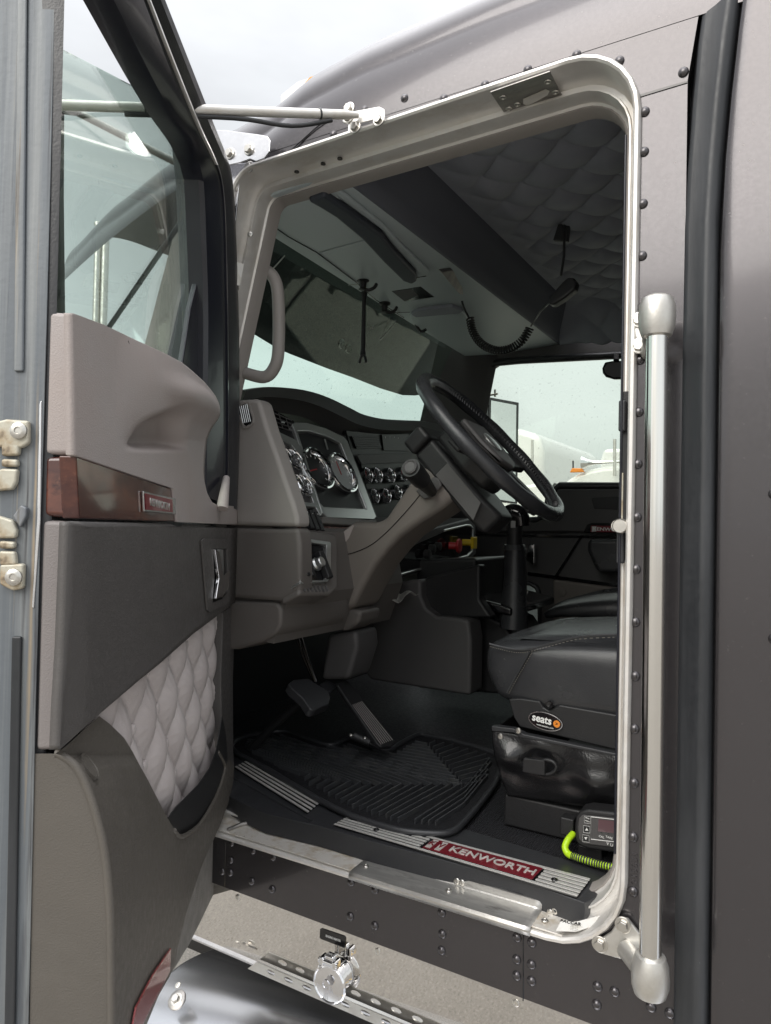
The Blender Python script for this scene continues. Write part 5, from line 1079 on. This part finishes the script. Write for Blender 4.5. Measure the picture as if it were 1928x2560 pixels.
for k in range(7):
    v = (1165-2*k, 1972+14*k)
    if ok(v): rib(v, (.62, -.75)); rib(v, (-.80, .52))
finish('mat_ribs', bm, 'matrib', mat_o, 30, .0008, 1)
# passenger side mat corner
# load gauge
gd = thing('scale_gauge', 'black weighing gauge with dark red screen strapped beside the seat base', 'gauge', PY(1500, 2130, .20))
GY = .205
gb = extr('gauge_case', [PY(x, y, GY) for x, y in ((1436, 2065), (1440, 2040), (1450, 2028), (1470, 2024), (1660, 2046), (1675, 2060), (1675, 2140), (1660, 2152), (1470, 2124), (1445, 2114), (1437, 2100))], (0, .05, 0), 'black', gd, .006, 3)
gp = extr('gauge_faceplate', [PY(x, y, GY-.001) for x, y in ((1446, 2066), (1449, 2044), (1458, 2036), (1650, 2056), (1662, 2070), (1662, 2132), (1460, 2108), (1449, 2098))], (0, -.002, 0), 'charcoal', gd, .001)
gf = [PY(x, y, GY-.0035) for x, y in ((1478, 2042), (1650, 2062), (1654, 2118), (1478, 2098))]
bm = bmesh.new(); add_tube(bm, gf, .0008, 6, True); finish('face_outline', bm, 'white', gd)
extr('screen', [PY(x, y, GY-.003) for x, y in ((1497, 2048), (1640, 2064), (1640, 2094), (1495, 2078))], (0, -.001, 0), 'lcd', gd)
for q in ((1469, 2049), (1467, 2073), (1465, 2096)):
    bt = extr('gauge_button', [PY(q[0]+a, q[1]+b, GY-.003) for a, b in ((-8, -9), (8, -7), (8, 10), (-8, 8))], (0, -.0012, 0), 'black', gd, .0004)
    bm = bmesh.new(); add_tube(bm, [PY(q[0]+a, q[1]+b, GY-.0044) for a, b in ((-8, -9), (8, -7), (8, 10), (-8, 8))], .0004, 5, True); finish('button_outline', bm, 'white', bt)
gx = V((1, 0, -.10)).normalized()
def gt(nm, s, q, h): text(nm, s, PY(*q, GY-.0045), gx, UZ, h, .0002, 'white', gd, .015)
gt('button_wording', 'PWR', (1469, 2046), .0028); gt('button_wording', 'MENU', (1469, 2053), .0026)
for q, s in (((1467, 2073), 1), ((1465, 2096), -1)): extr('button_arrow', [PY(q[0]+a, q[1]+b*s, GY-.0045) for a, b in ((-4, 3), (4, 3.5), (0, -4))], (0, -.0003, 0), 'white', gd)
gt('face_wording', 'CAL', (1504, 2092), .0042); gt('face_wording', 'TARE', (1523, 2094), .0042); gt('face_wording', 'LOCK', (1545, 2097), .0042); gt('maker_wording', 'V U L C A N', (1545, 2118), .006)
for q in ((1503, 2083), (1521, 2085)): lathe('indicator', [(.002, 0), (.002, .0006)], PY(*q, GY-.003), (0, -1, 0), 'gloss', gd, 10)
box('gauge_bracket', PY(1422, 2062, GY+.03), (.028, .03, .036), 'black', gd, .003)
box('bracket_foot', PY(1480, 2128, GY+.05), (.05, .04, .03), 'black', gd, .003)
cb = smoothpath([PY(1433, 2085, .22), PY(1420, 2100, .20), PY(1413, 2118, .19), PY(1420, 2134, .185), PY(1438, 2142, .18), PY(1488, 2158, .175), PY(1540, 2170, .17), PY(1610, 2180, .18)], 8)
tube('lime_cable', cb, .0068, 'lime', gd, 12)
bm = bmesh.new()
for k in range(30, 56):
    if k < len(cb)-1: add_tube(bm, [cb[k], cb[k].lerp(cb[k+1], .55)], .0085, 12)
finish('cable_wrap', bm, 'rubber', gd)
# two-way radio microphone with coiled cord
mic0 = hz(1440, 690); mc = thing('radio_microphone', 'black two-way radio microphone hung by a clip from the dark headliner, coiled cord below', 'microphone', mic0)
def ph(x, y, yv): return PY(x, y, yv)
extr('clip_card', [ph(x, y, .84) for x, y in ((1395, 560), (1425, 555), (1420, 603), (1382, 600))], (0, .015, 0), 'rubber', mc, .003)
tube('clip_cord', [ph(1420, 520, .84), ph(1412, 560, .84), ph(1410, 640, .84), ph(1403, 690, .84)], .004, 'rubber', mc, 8)
extr('microphone', [ph(x, y, .82) for x, y in ((1405, 705), (1418, 692), (1435, 693), (1441, 705), (1438, 722), (1410, 745), (1382, 762), (1368, 758), (1372, 742), (1392, 720))], (0, .04, 0), 'rubber', mc, .008, 3)
tube('cord_tail', [ph(1372, 758, .85), ph(1350, 780, .95), ph(1328, 815, 1.05)], .003, 'rubber', mc, 8)
cl = smoothpath([ph(1175, 795, 1.05), ph(1183, 830, 1.05), ph(1205, 860, 1.05), ph(1240, 876, 1.05), ph(1275, 872, 1.05), ph(1305, 852, 1.05), ph(1325, 820, 1.05)], 12)
coil = []; n_t = 34; res = resamp(cl, n_t*10)
for i, p in enumerate(res):
    t = (res[min(i+1, len(res)-1)]-res[max(i-1, 0)]).normalized(); a_ = V((0, 1, 0)); b_ = t.cross(a_).normalized(); an_ = i/10*2*math.pi
    coil.append(p+(a_*math.cos(an_)+b_*math.sin(an_))*.0125)
tube('coiled_cord', coil, .0032, 'black', mc, 6)
tube('cord_lead', [hz(1155, 752), ph(1160, 770, 1.05), ph(1173, 795, 1.05)], .004, 'rubber', mc, 8, 4)
bk_ = extr('microphone_clip', [PN(x, y, V((-.9, 0, 2.59)), V((.9, 0, -.5)).normalized()) for x, y in ((1095, 672), (1125, 668), (1150, 715), (1152, 730), (1142, 728))], (.01, 0, -.01), 'silver', mc, .002); bk_.data.materials[0] = M['alu_dark']
# white truck parked beyond the passenger window
YT = 8.5
wt = thing('white_truck', 'white conventional truck with chrome air horn parked beyond the passenger window', 'truck', (-2.6, YT+.8, 0))
def fq(q, y=YT): return [PY(a, b, y) for a, b in q]
extr('hood', fq(((1385, 1232), (1395, 1215), (1418, 1200), (1445, 1182), (1475, 1172), (1510, 1165), (1640, 1160), (1640, 1420), (1330, 1420), (1345, 1300))), (0, 1.5, 0), 'whitepaint', wt, .08, 3)
extr('cab_body', fq(((1500, 1150), (1508, 1122), (1640, 1118), (1640, 1420), (1500, 1420)), YT+.1), (0, 1.6, 0), 'whitepaint', wt, .06, 3)
extr('fender', fq(((1240, 1420), (1262, 1240), (1295, 1215), (1350, 1208), (1392, 1225), (1400, 1420)), YT-.2), (0, .5, 0), 'whitepaint', wt, .05, 3)
hn = PY(1456, 1158, YT); lathe('air_horn', [(.10, 0), (.085, .03), (.05, .08), (.028, .18), (.018, .50), (.02, .55), (0, .55)], hn, (1, 0, .01), 'chrome', wt, 24)
extr('marker_lamp', fq(((1424, 1181), (1430, 1170), (1455, 1171), (1460, 1180)), YT-.05), (0, .06, 0), 'orange', wt, .01)
tube('aerial', [PY(1433, 1175, YT), PY(1433, 1152, YT)], .012, 'gloss', wt, 6); tube('mast', [PY(1537, 1190, YT-.1), PY(1537, 1098, YT-.1)], .022, 'cast', wt, 8)
extr('windscreen', fq(((1368, 1235), (1385, 1206), (1402, 1212), (1392, 1240)), YT-.25), (0, .05, 0), 'greyglass', wt, .01)
for cx in (1400, ): lathe('tyre', [(.30, 0), (.52, .02), (.52, .26), (.30, .28), (0, .28)], V((PY(cx, 1400, YT).x, YT-.28, .52)), (0, 1, 0), 'rubber', wt, 28)
# a box trailer farther away with a stack
w2 = thing('box_trailer', 'pale box trailer with rounded corner standing left of the white truck', 'trailer', (-6, 14, 0))
Y2 = 14
extr('trailer_body', fq(((1180, 1060), (1215, 1058), (1300, 1072), (1335, 1082), (1352, 1098), (1358, 1130), (1356, 1330), (1150, 1330)), Y2), (0, 5, 0), 'whitepaint', w2, .15, 3)
tube('stack', [PY(1331, 1190, Y2-.4), PY(1331, 1100, Y2-.4)], .03, 'cast', w2, 10)
box('trailer_bogie', (PY(1250, 1300, Y2).x, Y2+1.5, .5), (1.6, 2.2, 1.0), 'rubber', w2, .1)

# another truck parked ahead, its twin stacks seen through the door glass
def far_at(x, y, d): q = ray(x, y); return CAM + q*d
t3 = thing('parked_truck', 'parked truck with twin upright exhaust stacks, seen through the door glass', 'truck', (far_at(255, 1000, 12).x, far_at(255, 1000, 12).y, 0))
for px in (247, 265):
    p = far_at(px, 565 if px == 247 else 580, 12); tube('exhaust_stack', [(p.x, p.y, .9), (p.x, p.y, p.z-.02), (p.x-.03, p.y, p.z+.05)], .06, 'cast', t3, 14)
p = far_at(255, 1000, 12.6); box('cab_body', (p.x, p.y, 1.7), (2.2, 2.2, 2.2), 'whitepaint', t3, .15); extr('windscreen', [(p.x-.9, p.y+1.11, 2.0), (p.x+.9, p.y+1.11, 2.0), (p.x+.82, p.y+1.11, 2.65), (p.x-.82, p.y+1.11, 2.65)], (0, .02, 0), 'greyglass', t3, .01); extr('side_window', [(p.x+1.11, p.y-.4, 1.95), (p.x+1.11, p.y+.7, 1.95), (p.x+1.11, p.y+.5, 2.6), (p.x+1.11, p.y-.4, 2.6)], (.02, 0, 0), 'greyglass', t3, .01); box('hood', (p.x, p.y+1.9, 1.35), (1.7, 1.7, .9), 'whitepaint', t3, .15)
box('chassis', (p.x, p.y+.5, .5), (2.0, 4.5, .5), 'rubber', t3, .05)
for dx in (-.95, .95): lathe('tyre', [(.30, -.14), (.52, -.12), (.52, .12), (.30, .14)], V((p.x+dx, p.y+1.4, .52)), (1, 0, 0), 'rubber', t3, 24)
